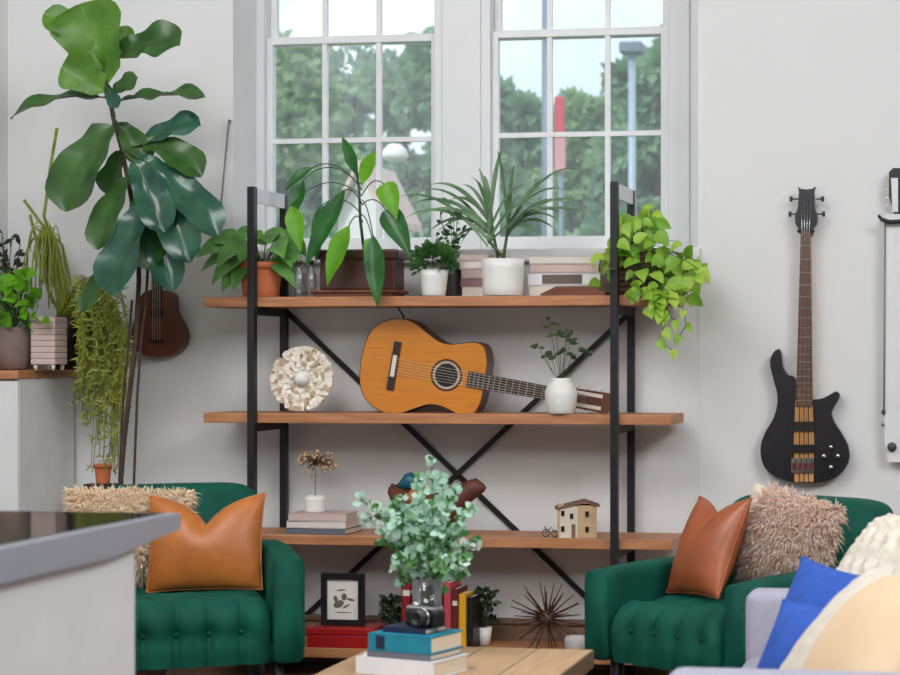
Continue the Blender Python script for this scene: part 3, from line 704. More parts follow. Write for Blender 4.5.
# ------------------------------------------------------------------ pale instrument at the right edge
E_ = lambda x, y, n=0: at(x, y, By)+V((0,-n,0))
ins = thing('stringed_instrument', at(893, 452, By), 'slim white stringed instrument with black headstock hanging right of the bass', 'instrument')
MB().prism([E_(x, y, .0) for x, y in ((889,172),(893,168),(905,168),(909,172),(908,196),(904,214),(894,214),(889,196))], V((0,.02,0))).build('headstock', 'black', ins)
mb = MB(); mb.prism([E_(x, y, .003) for x, y in ((891,178),(898,178),(898,212),(892.5,212))], V((0,.003,0))); mb.build('head_face', 'white', ins)
for y in (182,190,198,206):
    MB().ball(E_(887, y, .002), .006, 8).build('tuning_peg', 'bone', ins)
MB().tube([E_(879,216,.012), E_(882,220,.02), E_(890,222.5,.024), E_(900,222,.024), E_(907,219,.02)], [.006,.008,.009,.009,.008], 8).build('neck_rest', 'black', ins)
MB().prism([E_(x, y, .002) for x, y in ((886,214),(906,214),(908,340),(912,440),(910,462),(888,462),(884,440),(886,340))], V((0,.02,0))).build('body', 'white', ins)
MB().tube([E_(885.2,222,.006), E_(884.6,330,.006), E_(884,415,.006)], .0035, 6).build('edge_string', 'cord', ins)
MB().ball(E_(883.5,412,.008), .008, 8, (1,.6,1.3)).build('string_end', 'greypot', ins)
MB().ball(E_(883,425,.008), .007, 8, (1,.6,1)).build('string_end', 'cord', ins)
MB().lathe([(0,.014),(.016,.014),(.018,0)], E_(892,447,.002), 18, MX.Rotation(PI/2,3,'X')).build('knob', 'greypot', ins)
# ------------------------------------------------------------------ ukulele and cord on the wall
Uy = 7.24
U_ = lambda x, y, n=0: at(x, y, Uy)+V((0,-n,0))
uk = thing('ukulele', at(157, 357, Uy), 'small brown ukulele hanging on the wall behind the fig stems', 'ukulele')
pts = [(157,357),(172,354.5),(182,346),(184.5,334),(180,322),(174.5,312),(174,303),(172,294),(163,290),(157,290),(150,290),(142,294),(139.5,303),(139,312),(134,322),(131,334),(133,346),(143,354.5)]
ol = outline([(x, y, 0) for x, y in pts], 90)
MB().prism([U_(p.x, p.y, 0) for p in ol], V((0,.05,0))).build('body', 'mahog', uk)
mb = MB(); mb.prism([U_(157+6.5*math.cos(2*PI*i/24), 313+6.5*math.sin(2*PI*i/24), .001) for i in range(24)], V((0,.001,0))); mb.build('sound_hole', 'black', uk)
MB().prism([U_(x, y, .006) for x, y in ((150,339),(164,339),(164,342.5),(150,342.5))], V((0,.006,0))).build('bridge', 'rosew', uk)
MB().prism([U_(x, y, .006) for x, y in ((153,212),(161,212),(162,305),(152,305))], V((0,.02,0))).build('neck', 'rosew', uk)
MB().prism([U_(x, y, .004) for x, y in ((150,184),(164,184),(162,212),(152,212))], V((0,.014,0))).build('headstock', 'mahog', uk)
mb = MB()
for i in range(4): mb.tube([U_(153.3+2.5*i, 340, .008), U_(154+2*i, 212, .0075)], .0008, 4)
mb.build('strings', 'bone', uk)
for nm, q, lab in (('ukulele', U_(157,212), 'tiny black wall hook holding the ukulele, hidden among the fig leaves'), ('instrument', E_(899,196), 'small black wall hook behind the headstock of the white stringed instrument')):
    mb = MB(); mb.lathe([(.014,0),(.014,.008),(0,.008)], V((q.x, YW, q.z)), 16, MX.Rotation(PI/2,3,'X')); mb.tube([V((q.x, YW-.004, q.z)), V((q.x, By+.024, q.z))], .004, 8)
    tag(mb.build('wall_hook', 'black'), lab, 'hook')
tag(MB().tube([U_(226,119,-.04), U_(225,124,-.035), U_(222,160,-.03), U_(218,205,-.03), U_(217,232,-.035)], [.009,.004,.0035,.004,.006], 7).build('cord', 'cord'), 'thin grey cord hanging on the wall left of the window bay', 'cord')
# ------------------------------------------------------------------ pots helper
def pot(px, ytop, ybot, Y, wtop, wbot, root, m='whitec', name='pot', base=None, soil=True, taper=1, rim=0):
    s_ = S(px, Y); c = at(px, ybot, Y); zb = base if base is not None else c.z; h = (ybot-ytop)/s_; rt, rb = wtop/2/s_, wbot/2/s_
    cc = V((c.x, Y, zb+.0006)); t = min(.006, rt*.12)
    pr = [(0,0),(rb*.93,0),(rb,.004)]+[(rb+(rt-rb)*q**taper, h*q) for q in (.25,.5,.75)]+([(rt,h*.82),(rt+rim,h*.82),(rt+rim,h)] if rim else [(rt,h)])+[(rt-t,h),(rt-t-.001,h*.86),(0,h*.86)]
    MB().lathe(pr, cc, 32).build(name, m, root)
    if soil: MB().lathe([(0,h*.86+.001),(rt-t-.002,h*.86+.001),(rt-t-.002,h*.865+.002),(0,h*.88)], cc, 20).build('soil', 'soil', root)
    return cc, h, rt
def at3(p): return at(p[0], p[1], p[2])
def petiole(mb, a, b, r=.003, lift=.03, n=8):
    a, b = V(a), V(b); pts = [a.lerp(b, i/n)+V((0,0,lift*4*(i/n)*(1-i/n))) for i in range(n+1)]; mb.tube(pts, r, 6)
T1 = BT[0]
# terracotta pot with drooping broad leaves
Yp = 7.06
r0 = thing('potted_plant', V((at(261,296,Yp).x, Yp, T1)), 'broad-leaved drooping plant in an orange terracotta pot at the left end of the top shelf', 'plant')
cc, h, rt = pot(261, 261, 296, Yp, 44, 34, r0, 'terra', base=T1, rim=.004)
hp = MB(); hs_ = MB(); cr = cc+V((0,0,h))
for tx, ty, tY, wpx in ((196,258,7.0,15),(204,246,7.05,15),(212,285,6.96,16),(222,292,6.98,14),(233,290,6.96,14),(201,272,7.0,15),(226,252,7.1,16),(306,256,7.04,15),(298,246,7.1,14),(292,268,6.96,12),(296,288,6.98,12),(270,244,7.02,16),(250,246,7.02,14),(240,262,6.93,14),(284,258,6.93,15),(235,240,7.1,15),(282,240,7.1,14),(218,268,6.94,16),(300,262,6.98,14)):
    T = at(tx, ty, tY); A = cr+V((rnd(-.03,.03), rnd(-.03,.03), -.005)); mid = A.lerp(T, .35)+V((0,0,.05))
    petiole(hs_, A, mid, .0022, .01); hp.leaf(mid, T, wpx/S(261,Yp)*1.8, (rnd(-.3,.3),-.7,.8), .028, .2, 'lance', .0, 8, 4)
hs_.build('stems', 'stem', r0); hp.build('foliage', 'hoya', r0)
# two glass bottles
for px, lab in ((299, 'clear glass bottle on the top shelf right beside the terracotta pot'), (311, 'clear glass bottle on the top shelf beside the brown rectangular planter')):
    c = V((at(px,296,7.0).x, 7.0, T1+.0006)); o = thing('glass_bottle', c, lab, 'bottle')
    MB().lathe([(0,0),(.018,0),(.02,.004),(.02,.085),(.012,.105),(.012,.125),(.010,.125),(.010,.105),(.0175,.084),(.0175,.006),(0,.006)], c, 24).build('bottle_body', 'glass', o)
    MB().lathe([(0,.118),(.0095,.118),(.0095,.133),(.013,.133),(.013,.14),(0,.14)], c, 16).build('stopper', 'greypot', o)
# brown rectangular planter on a tray
Ya_ = 7.06; s_ = S(357, Ya_)
xa, xb = at(315,290,Ya_-.07).x, at(398,290,Ya_-.07).x
tr = MB(); tr.bb(xa+.0, xb-.02, Ya_-.085, Ya_+.085, T1+.0006, T1+.022, .004)
tr.bb(xa-.012, xb-.008, Ya_-.095, Ya_+.095, T1+.014, T1+.026, .004)
tag(tr.build('tray', 'tray'), 'brown wooden tray under the brown rectangular planter', 'tray')
r1 = thing('potted_plant', V(((xa+xb)/2, Ya_, T1+.0265)), 'tall plant with long-stalked leaves in a brown rectangular planter on a tray', 'plant')
zt_ = at(357, 250, Ya_-.07).z; zb1 = T1+.0266
mb = MB(); mb.bb(xa+.015, xb-.015, Ya_-.06, Ya_+.06, zb1, zt_, .006)
mb.bb(xa, xb, Ya_-.072, Ya_+.072, zt_-.035, zt_, .006); mb.build('planter', 'brownpot', r1)
MB().bb(xa+.012, xb-.012, Ya_-.062, Ya_+.062, zt_, zt_+.003).build('soil', 'soil', r1)
st = MB(); top = at(357, 172, Ya_); bt = V((at(364,250,Ya_).x, Ya_, zt_))
st.tube([bt, bt.lerp(top, .4)+V((-.004,0,0)), bt.lerp(top, .75)+V((.002,0,0)), top], [.006,.006,.005,.004], 8)
lf = MB(); lb = MB()
def alo(b0, a, t, w, br=False, lift=.04, Yl=6.98, prof='lance'):
    A = at(a[0], a[1], Yl); T = at(t[0], t[1], Yl-.02)
    if b0: petiole(st, at(b0[0], b0[1], Ya_), A, .0024, lift, 10)
    (lb if br else lf).leaf(A, T, w/s_*.98, (rnd(-.25,.25),-1,.35), .012, .3, prof, .008, 10, 4)
alo(None, (357,176), (342,137), 13, False, 0, 7.05); alo((358,182), (362,184), (376,152), 17, True, .0, 7.03)
alo((360,186), (303,180), (292,222), 18, False, .06); alo((362,196), (291,206), (301,252), 20, True, .07, 6.96)
alo((362,204), (345,190), (305,268), 22, False, .02, 6.94); alo((362,215), (322,205), (316,262), 16, False, .04, 6.99)
alo((363,222), (349,226), (327,286), 24, True, .03, 6.92); alo((362,200), (373,236), (378,308), 22, False, .03, 6.90)
alo((362,195), (384,184), (397,220), 24, True, .03, 6.97, 'heart'); alo((362,205), (386,210), (411,258), 26, False, .03, 6.97, 'heart')
alo((362,190), (312,168), (284,192), 12, False, .05, 7.02); alo((362,215), (372,238), (366,262), 12, True, .02, 6.95)
st.build('stems', 'stem', r1); lf.build('leaves', 'alo', r1); tag(lb.build('bright_leaves', 'bright', r1), 'bright yellow-green leaves', None)
# small white pot with bushy plant
r2 = thing('potted_plant', V((at(434,296,6.99).x, 6.99, T1)), 'small bushy dark green plant in a tapered white pot on the top shelf', 'plant')
cc, h, rt = pot(434, 270, 296, 6.99, 29, 23, r2, 'whitec', base=T1)
mb = MB(); c0 = cc+V((0,0,h+.03))
for k_ in range(420):
    d = V((rnd(-1,1), rnd(-1,1), rnd(-.45,1))); d = d.normalized()*rnd(.55,1); p = c0+V((d.x*.085, d.y*.07, d.z*.068)); q = (d+V((0,0,.4))).normalized()
    mb.leaf(p, p+q*rnd(.018,.028), .016, (rnd(-.6,.6),-1,rnd(0,1)), 0, .2, 'oval', nl=3, na=2)
mb.build('foliage', 'bush', r2)
# dark pot behind it with a trailing small plant
r3 = thing('potted_plant', V((at(453,296,7.16).x, 7.16, T1)), 'small dark pot with thin leafy stems behind the bushy white-potted plant', 'plant')
cc, h, rt = pot(453, 264, 294, 7.16, 26, 22, r3, 'greypot', base=T1)
mb = MB(); sm_ = MB()
for tx, ty in ((450,205),(440,215),(458,215),(446,230),(462,232),(436,235),(454,222)):
    T = at(tx, ty, 7.16); A = cc+V((0,0,h-.01)); petiole(sm_, A, T, .0015, .01)
    for i in range(5):
        p = A.lerp(T, .4+.15*i); mb.leaf(p, p+V((rnd(-.03,.03), rnd(-.03,.02), rnd(0,.03))), .018, None, 0, .2, 'oval', nl=3, na=2)
sm_.build('stems', 'stem', r3); mb.build('foliage', 'alo', r3)
# strap-leaved plant in white cylinder
Yd = 7.02
r4 = thing('potted_plant', V((at(503,296,Yd).x, Yd, T1)), 'spiky strap-leaved plant in a white cylindrical pot in the middle of the top shelf', 'plant')
cc, h, rt = pot(503, 259, 296, Yd, 43, 40, r4, 'whitec', base=T1)
mb = MB(); sm_ = MB(); crowns = [at(493,232,Yd), at(508,228,Yd+.02), at(488,240,Yd-.02)]
for i, cpt in enumerate(crowns): sm_.tube([cc+V(((i-1)*.016, 0, h-.01)), cpt], [.007,.005], 7)
tp_ = [(398,197),(416,192),(430,185),(478,168),(497,150),(503,148),(515,165),(552,178),(580,170),(572,205),(590,217),(582,203),(560,222),(556,230),(420,215),(405,218),(425,235),(437,232),(445,250),(548,212),(535,205),(570,192),(470,178),(462,185),(450,200),(525,185),(540,240),(460,245),(520,200),(484,175),(440,205),(563,214),(408,206),(512,180),(530,226)]
for k_, (tx, ty) in enumerate(tp_):
    C0 = crowns[0 if tx < 490 else 1] if k_ % 5 else crowns[2]; T = at(tx, ty, Yd+rnd(-.16,.1)); L_ = (T-C0).length
    mb.leaf(C0+V((0,0,rnd(-.03,.02))), T, rnd(.013,.019), (rnd(-.2,.2),-1,.7), .16*L_+.012, .3, 'strap', 0, 12, 2)
sm_.build('stems', 'stem', r4); mb.build('foliage', 'spider', r4)
# books behind
def stack(px0, px1, Y, ylist, mats, labs, group, lbl=None):
    z = T1+.0006
    for i, (t, m, lab) in enumerate(zip(ylist, mats, labs)):
        x0, x1 = at(px0+rnd(0,3), 290, Y).x, at(px1-rnd(0,3), 290, Y).x; tt = t/S(px0, Y)
        book('book', V(((x0+x1)/2, Y+.02, z)), x1-x0, .13, tt, 0, m, lab, group=group, labelbar=(.2,.75,lbl[i]) if lbl and lbl[i] else None); z += tt+.0005
stack(462, 492, 7.13, [10,8,9,8,7], ['palew','mauve','palep','palew','palep'], ['pale cream book at the bottom of the small stack left of the white cylindrical pot','mauve book second from the bottom in the stack left of the white cylindrical pot','pale pink book midway in the stack left of the white cylindrical pot','pale cream book second from top in the stack left of the white cylindrical pot','pale pink book topping the stack left of the white cylindrical pot'], 'books left of the white pot')
stack(530, 603, 7.13, [11,12,9,8], ['palew','whiteb','palep','palew'], ['pale cream book at the bottom of the stack behind the brown tray','white book with grey spine print in the stack behind the brown tray','pale pink book second from top in the stack behind the brown tray','pale cream book topping the stack behind the brown tray'], 'books behind the brown tray', [None,'ink',None,None])
tm = MB(); xa_, xb_ = at(541,292,6.98).x, at(606,292,6.98).x
zt2 = at(570, 286.5, 6.98).z
tm.prism([(xa_, 6.965, T1+.0006), (xb_, 6.965, T1+.0006), (xb_-.0, 6.965, T1+.012), (xb_-.05, 6.965, zt2), (xa_+.06, 6.965, zt2), (xa_+.0, 6.965, T1+.006)], V((0,.09,0)))
tag(tm.build('wooden_tray', 'tray'), 'low dark wooden tray on the top shelf left of the golden trailing plant', 'tray')
# golden pothos in woven pot
Yq = 7.07
r5 = thing('potted_plant', V((at(640,296,Yq).x, Yq, T1)), 'golden-green trailing plant in a woven brown pot at the right end of the top shelf', 'plant')
cc, h, rt = pot(640, 252, 295, Yq, 50, 42, r5, 'basket', base=T1)
wv = MB()
for i in range(7): wv.lathe([(rt-.003+.004*math.cos(a), .02+i*h/8+.006*math.sin(a)) for a in [2*PI*j/6 for j in range(7)]], cc-V((0,0,.0)), 28)
wv.build('woven_bands', 'basket', r5)
mb = MB(); sm_ = MB(); m2 = MB(); c0 = cc+V((0,0,h))
def hleaf(p, d, L_, br): (m2 if br else mb).leaf(p, p+d*L_, L_*.82, (rnd(-.7,.7),-1,rnd(0,.9)), .006, .22, 'heart', 0, 6, 4)
for k_ in range(185):
    px, py = R.choice([(rnd(618,690), rnd(232,268)), (rnd(598,640), rnd(238,285)), (rnd(630,690), rnd(262,300)), (rnd(622,660), rnd(215,245)), (rnd(655,700), rnd(255,290)), (rnd(640,690), rnd(285,310))])
    if px > 690 and py > 282: py = 275
    p = at(px, py, Yq+rnd(-.17,.1)); 
    if p.y > 6.91 and p.z < T1+.03 and p.x < X1+.03: p.y = 6.89
    petiole(sm_, c0+V((rnd(-.04,.04), rnd(-.04,.04), -.01)), p, .0012, .03, 6)
    hleaf(p, V((rnd(-.6,.9), rnd(-.8,.1), rnd(-1,.35))).normalized(), rnd(.045,.075), R.random() < .5)
for path in ([(662,300),(668,315),(663,330),(658,340),(672,350)], [(672,298),(684,310),(686,325),(680,335)], [(655,300),(662,312),(676,320)]):
    pts = [at(x, y, 6.88) for x, y in path]; sm_.tube([c0+V((.03,-.06,0)), at(665,290,6.88)]+pts, .0016, 6)
    for p in pts: hleaf(p, V((rnd(-.5,.7), -.3, -.8)).normalized(), rnd(.04,.055), R.random() < .5)
sm_.build('stems', 'stem', r5); mb.build('foliage', 'poth', r5); tag(m2.build('bright_leaves', leafmat('lime_leaf', (196,222,96), (150,196,66), tr=.4), r5), 'lime yellow leaves', None)
# ------------------------------------------------------------------ middle shelf: shell disc and white vase
T2 = BT[1]; Ys = 7.03; dc = at(304, 380, Ys); dr = 32.5/S(304, Ys); dc.z = T2+dr+.004
sd_ = thing('shell_disc', V((dc.x, Ys, T2)), 'round white and beige shell disc standing at the left of the middle shelf', 'ornament')
mxd = MX.Rotation(PI/2-.12, 3, 'X')
MB().lathe([(0,0),(dr*.93,0),(dr*.97,.006),(dr*.93,.012),(0,.014)], dc, 40, mxd).build('backing', 'shell', sd_)
mb = MB()
for ring, (rr, cnt, sz) in enumerate(((1.0,52,.2),(.86,46,.2),(.72,40,.2),(.58,32,.2),(.45,24,.2),(.33,16,.2))):
    for i in range(cnt):
        mb.m = 1 if R.random() < .3 else 0
        a = 2*PI*(i+rnd(-.3,.3))/cnt+ring*.2; rad = dr*rr*rnd(.96,1.0)
        A = V((rad*.86*math.cos(a), rad*.86*math.sin(a), .015+.003*(5-ring)*.6+rnd(0,.006))); d = V((math.cos(a+rnd(-.8,.8)), math.sin(a+rnd(-.8,.8)), rnd(-.05,.22)))
        mb.leaf(dc+mxd @ A, dc+mxd @ (A+d.normalized()*dr*sz*.9), dr*.18, mxd @ V((rnd(-.3,.3),rnd(-.3,.3),1)), 0, .25, 'oval', nl=4, na=2)
mb.build('shell_petals', ['shell','shelld'], sd_)
MB().ball(dc+mxd @ V((0,0,.028)), dr*.24, 16).build('pearl', 'pearl', sd_)
Yv = 6.985; vc = V((at(561,413,Yv).x, Yv, T2+.0006)); s_ = S(561, Yv)
vs_ = thing('vase', vc, 'white lidless ceramic vase with green sprigs on the middle shelf', 'vase')
prf = [(0,0),(12,0),(13.5,2),(15.5,10),(16.2,18),(15.8,24),(13.5,29),(11,31.5),(10,33),(10.5,36),(9.3,36),(8.8,33),(0,32)]
MB().lathe([(r/s_, z/s_) for r, z in prf], vc, 32).build('vase_body', 'whitec', vs_)
sp = thing('sprig', vc+V((0,0,33/s_)), 'thin dark green leafy sprig in the white vase on the middle shelf', 'sprig')
sm_ = MB(); mb = MB(); o0 = vc+V((0,0,32.5/s_))
for tx, ty in ((549,320),(556,330),(566,334),(570,338),(538,346),(545,355),(560,350),(572,354),(588,352),(552,358),(568,330)):
    T = at(tx, ty, Yv+rnd(-.06,.05)); petiole(sm_, o0, T, .0011, -.015, 8)
    for j in range(5): 
        p = o0.lerp(T, rnd(.86,1.04)); mb.leaf(p, p+V((rnd(-.04,.04), rnd(-.03,.02), rnd(-.012,.016))), .02, (0,-.7,.7), 0, .2, 'oval', nl=4, na=2)
sm_.build('stems', 'stem', sp); mb.build('leaves', leafmat('sprig_leaf', (84,104,72), (62,80,56)), sp)
# ------------------------------------------------------------------ bottom shelf
T3 = BT[2]; Yb3 = 7.05
z = T3+.0006
for i, (t, m, lab) in enumerate(((6,'greyb','grey magazine at the bottom of the stack on the lower shelf'),(7,'palew','cream magazine in the middle of the stack on the lower shelf'),(7,'palep','pale pink magazine on top of the stack under the small white pot'))):
    x0, x1 = at(286+i, 520, Yb3-.08).x, at(347-i, 520, Yb3-.08).x; tt = t/S(320,Yb3)
    book('magazine', V(((x0+x1)/2, Yb3, z)), x1-x0, .17, tt, D2R(-3+3*i), m, lab, group='magazines under the small white pot', cat='magazine'); z += tt+.0005
wp = thing('small_pot', V((at(315,500,Yb3).x, Yb3, z)), 'small plain white pot on the magazine stack of the lower shelf', 'pot')
cc, h, rt = pot(315, 491, 507, Yb3, 22, 21, wp, 'whitec', base=z, soil=False)
dfl = thing('dried_flowers', cc+V((0,0,h*.87)), 'dried brown flower sprig standing in the small white pot', 'dried flowers')
mb = MB(); m2 = MB(); o0 = cc+V((0,0,h*.88)); ctr = at(316, 462, Yb3)
mb.tube([o0, ctr], .0015, 6)
for i in range(90):
    d = V((rnd(-1,1), rnd(-1,1), rnd(-.55,.75))).normalized(); e_ = ctr+V((d.x*.075, d.y*.06, d.z*.055))*rnd(.7,1.1); mb.tube([ctr-V((0,0,.01)), ctr.lerp(e_, .5)+V((0,0,.006)), e_], .0013, 4)
    mb.m = 1; mb.ball(e_, rnd(.003,.007), 6); mb.m = 0
mb.build('twigs', ['twig', mat('seed_tan', (206,170,126), .8)], dfl)
# painted wooden bird
Ydk = 7.06; dk = thing('bird_figurine', V((at(430,533,Ydk).x, Ydk, T3)), 'painted rust and teal wooden bird figurine behind the eucalyptus on the lower shelf', 'figurine')
def blob(name, m, stations):
    mb = MB(); n = 16; vs = []
    for x, y, rz_, ry_ in stations:
        p = at(x, y, Ydk); s2 = S(x, Ydk)
        vs += [p+V((0, math.cos(2*PI*j/n)*ry_/s2, math.sin(2*PI*j/n)*rz_/s2)) for j in range(n)]
    k_ = len(stations)
    mb.add(vs, [[i*n+j, i*n+(j+1)%n, (i+1)*n+(j+1)%n, (i+1)*n+j] for i in range(k_-1) for j in range(n)]+[list(range(n)), [(k_-1)*n+j for j in range(n)]]); return mb.build(name, m, dk)
blob('body', 'duckb', [(388,492,1,2),(392,492,9,9),(402,508,20,16),(420,512,21,19),(440,512,20,19),(455,505,18,15),(466,494,13,10),(476,488,10,8),(484,488,4,4),(486,488,.5,1)])
blob('breast', 'ducko', [(411,497,.5,1),(413,497,9,19.5),(420,497,12,20.5),(427,497,9,19.5),(430,498,.5,1)])
blob('head', 'duckt', [(396,486,.4,.4),(401,484,4,4),(405,482,8,7),(411,481,9,8),(417,483,7,6),(420,486,.5,1)])
blob('bill', 'black', [(388,488,.5,2),(392,487.5,1.5,4),(399,486,3,3.5)])
MB().bb(at(410,530,Ydk).x, at(455,530,Ydk).x, Ydk-.04, Ydk+.04, T3+.0005, T3+.012, .003).build('base', 'duckb', dk)
# little wooden house
Yh = 7.03; hx0, hx1 = at(573,530,Yh).x, at(600,530,Yh).x; hz = at(585,502,Yh).z
hw = thing('toy_house', V(((hx0+hx1)/2, Yh, T3)), 'small wooden model house on the right end of the lower shelf', 'model house')
rx = rotz(D2R(14)); Hc = V((at(577,533,Yh).x, Yh, T3+.0006)); hh = hz-T3; HW, HD = .145, .10
mb = MB(); mb.box(Hc+V((0,0,hh*.46)), (HW, HD, hh*.92), 0, rx); mb.build('walls', 'hwood', hw)
mb = MB(); mb.box(Hc+rx @ V((-.033,-HD/2-.001,hh*.45)), (HW*.46,.004,hh*.9), 0, rx); mb.build('pale_front', 'hplast', hw)
mb = MB(); pr_ = [(-HW/2-.01, hh*.86), (HW*.2, hh*1.06), (HW/2+.012, hh*.92), (HW/2+.012, hh*.87), (HW*.2, hh*1.0), (-HW/2-.01, hh*.80)]
mb.prism([Hc+rx @ V((x, -HD/2-.008, z_)) for x, z_ in pr_], rx @ V((0, HD+.016, 0))); mb.build('roof', 'roofb', hw)
for x, z_ in ((.036,.68),(.036,.24),(-.022,.62),(-.055,.7),(-.055,.26)):
    MB().box(Hc+rx @ V((x, -HD/2-.003, hh*z_)), (.013,.005,.02), 0, rx).build('window_hole', 'black', hw)
MB().box(Hc+rx @ V((-.015, -HD/2-.003, hh*.2)), (.014,.006,hh*.38), 0, rx).build('door', 'roofb', hw)
tw = MB(); c0 = at(546, 528, Yh-.03); c0.z = T3+.016
tw.tube([c0+V((.014*math.cos(2*PI*i/16), 0, .014*math.sin(2*PI*i/16))) for i in range(17)], .0022, 5)
tw.tube([c0+V((.034+.012*math.cos(2*PI*i/16), 0, -.003+.012*math.sin(2*PI*i/16))) for i in range(17)], .0022, 5)
tw.tube([c0, c0+V((.02,0,.022)), c0+V((.034,0,0))], .002, 5); tw.tube([c0+V((.0,0,.0)), c0+V((-.004,0,.026))], .002, 5)
tag(tw.build('wire_bicycle', 'greypot'), 'tiny grey wire ornament lying left of the model house', 'ornament')
# ------------------------------------------------------------------ lowest shelf
T4 = BT[3]; Yk = 7.05
x0, x1 = at(307,640,Yk-.09).x, at(373,640,Yk-.09).x; zr = at(340,628,Yk-.09).z
rb = thing('red_box', V(((x0+x1)/2, Yk, T4)), 'flat red box on the lowest shelf under the picture frame', 'box')
MB().bb(x0, x1, Yk-.09, Yk+.09, T4+.0006, zr-.028, .003).build('body', 'redbox', rb); MB().bb(x0-.003, x1+.003, Yk-.093, Yk+.093, zr-.027, zr, .004).build('lid', 'redbox', rb)
fx0, fx1 = at(321,600,Yk-.03).x, at(364,600,Yk-.03).x; fz1 = at(342,573,Yk-.03).z; ft = .018
pfm = thing('picture_frame', V(((fx0+fx1)/2, Yk-.02, zr)), 'black picture frame with a small drawing standing on the red box', 'picture frame')
mb = MB(); zz = zr+.001
mb.bb(fx0, fx0+ft+.005, Yk-.035, Yk-.012, zz, fz1, .002); mb.bb(fx1-ft-.005, fx1, Yk-.035, Yk-.012, zz, fz1, .002); mb.bb(fx0+ft+.004, fx1-ft-.004, Yk-.034, Yk-.013, zz, zz+ft+.004, .001); mb.bb(fx0+ft+.004, fx1-ft-.004, Yk-.034, Yk-.013, fz1-ft-.006, fz1-.0005, .001)
mb.build('frame', 'black', pfm)
MB().bb(fx0+.01, fx1-.01, Yk-.022, Yk-.016, zz+.01, fz1-.01).build('print', 'photo', pfm)
dr_ = MB(); cxp = (fx0+fx1)/2; czp = (zz+fz1)/2
def ell(x, z_, a, b_, rot=0):
    pts = []
    for i in range(16):
        t = 2*PI*i/16; u, v = a*math.cos(t), b_*math.sin(t); pts.append(V((cxp+x+u*math.cos(rot)-v*math.sin(rot), Yk-.0225, czp+z_+u*math.sin(rot)+v*math.cos(rot))))
    dr_.prism(pts, V((0,.0006,0)))
for a in ((-.018,-.02,.022,.014,.4),(.004,.008,.011,.014,0),(.03,-.002,.016,.005,-.2),(-.008,.034,.02,.003,.1),(0,-.052,.035,.002,0),(.012,-.028,.016,.004,.5),(-.03,.0,.008,.012,.3)): ell(*a)
dr_.build('drawing', 'ink', pfm)
MB().prism([V((cxp+.012*q, Yk-.012, zz)) for q in (-1, 1)]+[V((cxp+.012*q, Yk-.012, zz+.1)) for q in (1, -1)], V((0,.004,0))).build('stand', 'black', pfm)
# books in a row
bk_ = [(409,10,'redb',72,'red book standing left of the vase on the lowest shelf'),(420,9,'dred',60,'dark red book second from left in the row on the lowest shelf'),(430,9,'dred',66,'dark red book hidden behind the glass vase on the lowest shelf'),(440,10,'dred',64,'dark red book just right of the glass vase on the lowest shelf'),(450,8,'pinkb',66,'rose-coloured book between two dark red books on the lowest shelf'),(457.5,7,'dred',60,'dark red book beside the yellow book on the lowest shelf'),(465,8,'yell',55,'yellow book in the row on the lowest shelf'),(472.5,6,'black',52,'black book at the right end of the row on the lowest shelf')]
for px, wpx, m, hpx, lab in bk_:
    c = V((at(px,650,7.03).x, 7.06, T4+.0006)); s2 = S(px,7.03)
    book('book', c, hpx/s2, .13, wpx/s2*.96, 0, m, lab, upright=True, group='books standing in a row on the lowest shelf', labelbar=(.72,.8,'palew') if m in ('dred','redb') else None)
def tinyplant(px, ytop, Y, wpot, hpot, potm, leafm, lab, spread, n, size, lift):
    r_ = thing('potted_plant', V((at(px,645,Y).x, Y, T4)), lab, 'plant'); s2 = S(px, Y); yb_ = 0
    c = V((at(px,645,Y).x, Y, T4)); 
    cc = c; rt = wpot/2/s2; h_ = hpot/s2
    MB().lathe([(0,.0006),(rt*.8,.0006),(rt,h_),(rt-.004,h_),(rt-.005,h_*.85),(0,h_*.85)], cc, 24).build('pot', potm, r_)
    mb = MB(); sm_ = MB(); ztop_ = at(px, ytop, Y).z; o0 = cc+V((0,0,h_*.85)); H_ = ztop_-o0.z
    for i in range(n):
        p = o0+V((rnd(-1,1)*spread, rnd(-.6,.6)*spread, H_*rnd(lift,1))); sm_.tube([o0, o0.lerp(p,.5)+V((0,0,.02)), p], .0014, 5)
        for j in range(4):
            d = V((rnd(-1,1), rnd(-1,.5), rnd(-.5,.8))).normalized(); mb.leaf(p, p+d*size*rnd(.7,1.3), size*.55, None, 0, .2, 'oval', nl=4, na=2)
    sm_.build('stems', 'stem', r_); mb.build('foliage', leafm, r_)
tinyplant(393, 596, 7.02, 18, 20, 'greypot', 'darkleaf', 'small dark green plant between the picture frame and the red book', .035, 26, .03, .25)
tinyplant(484, 588, 7.12, 16, 18, 'whitec', 'darkleaf', 'dark leafy plant in a small white pot right of the yellow book', .042, 30, .028, .2)
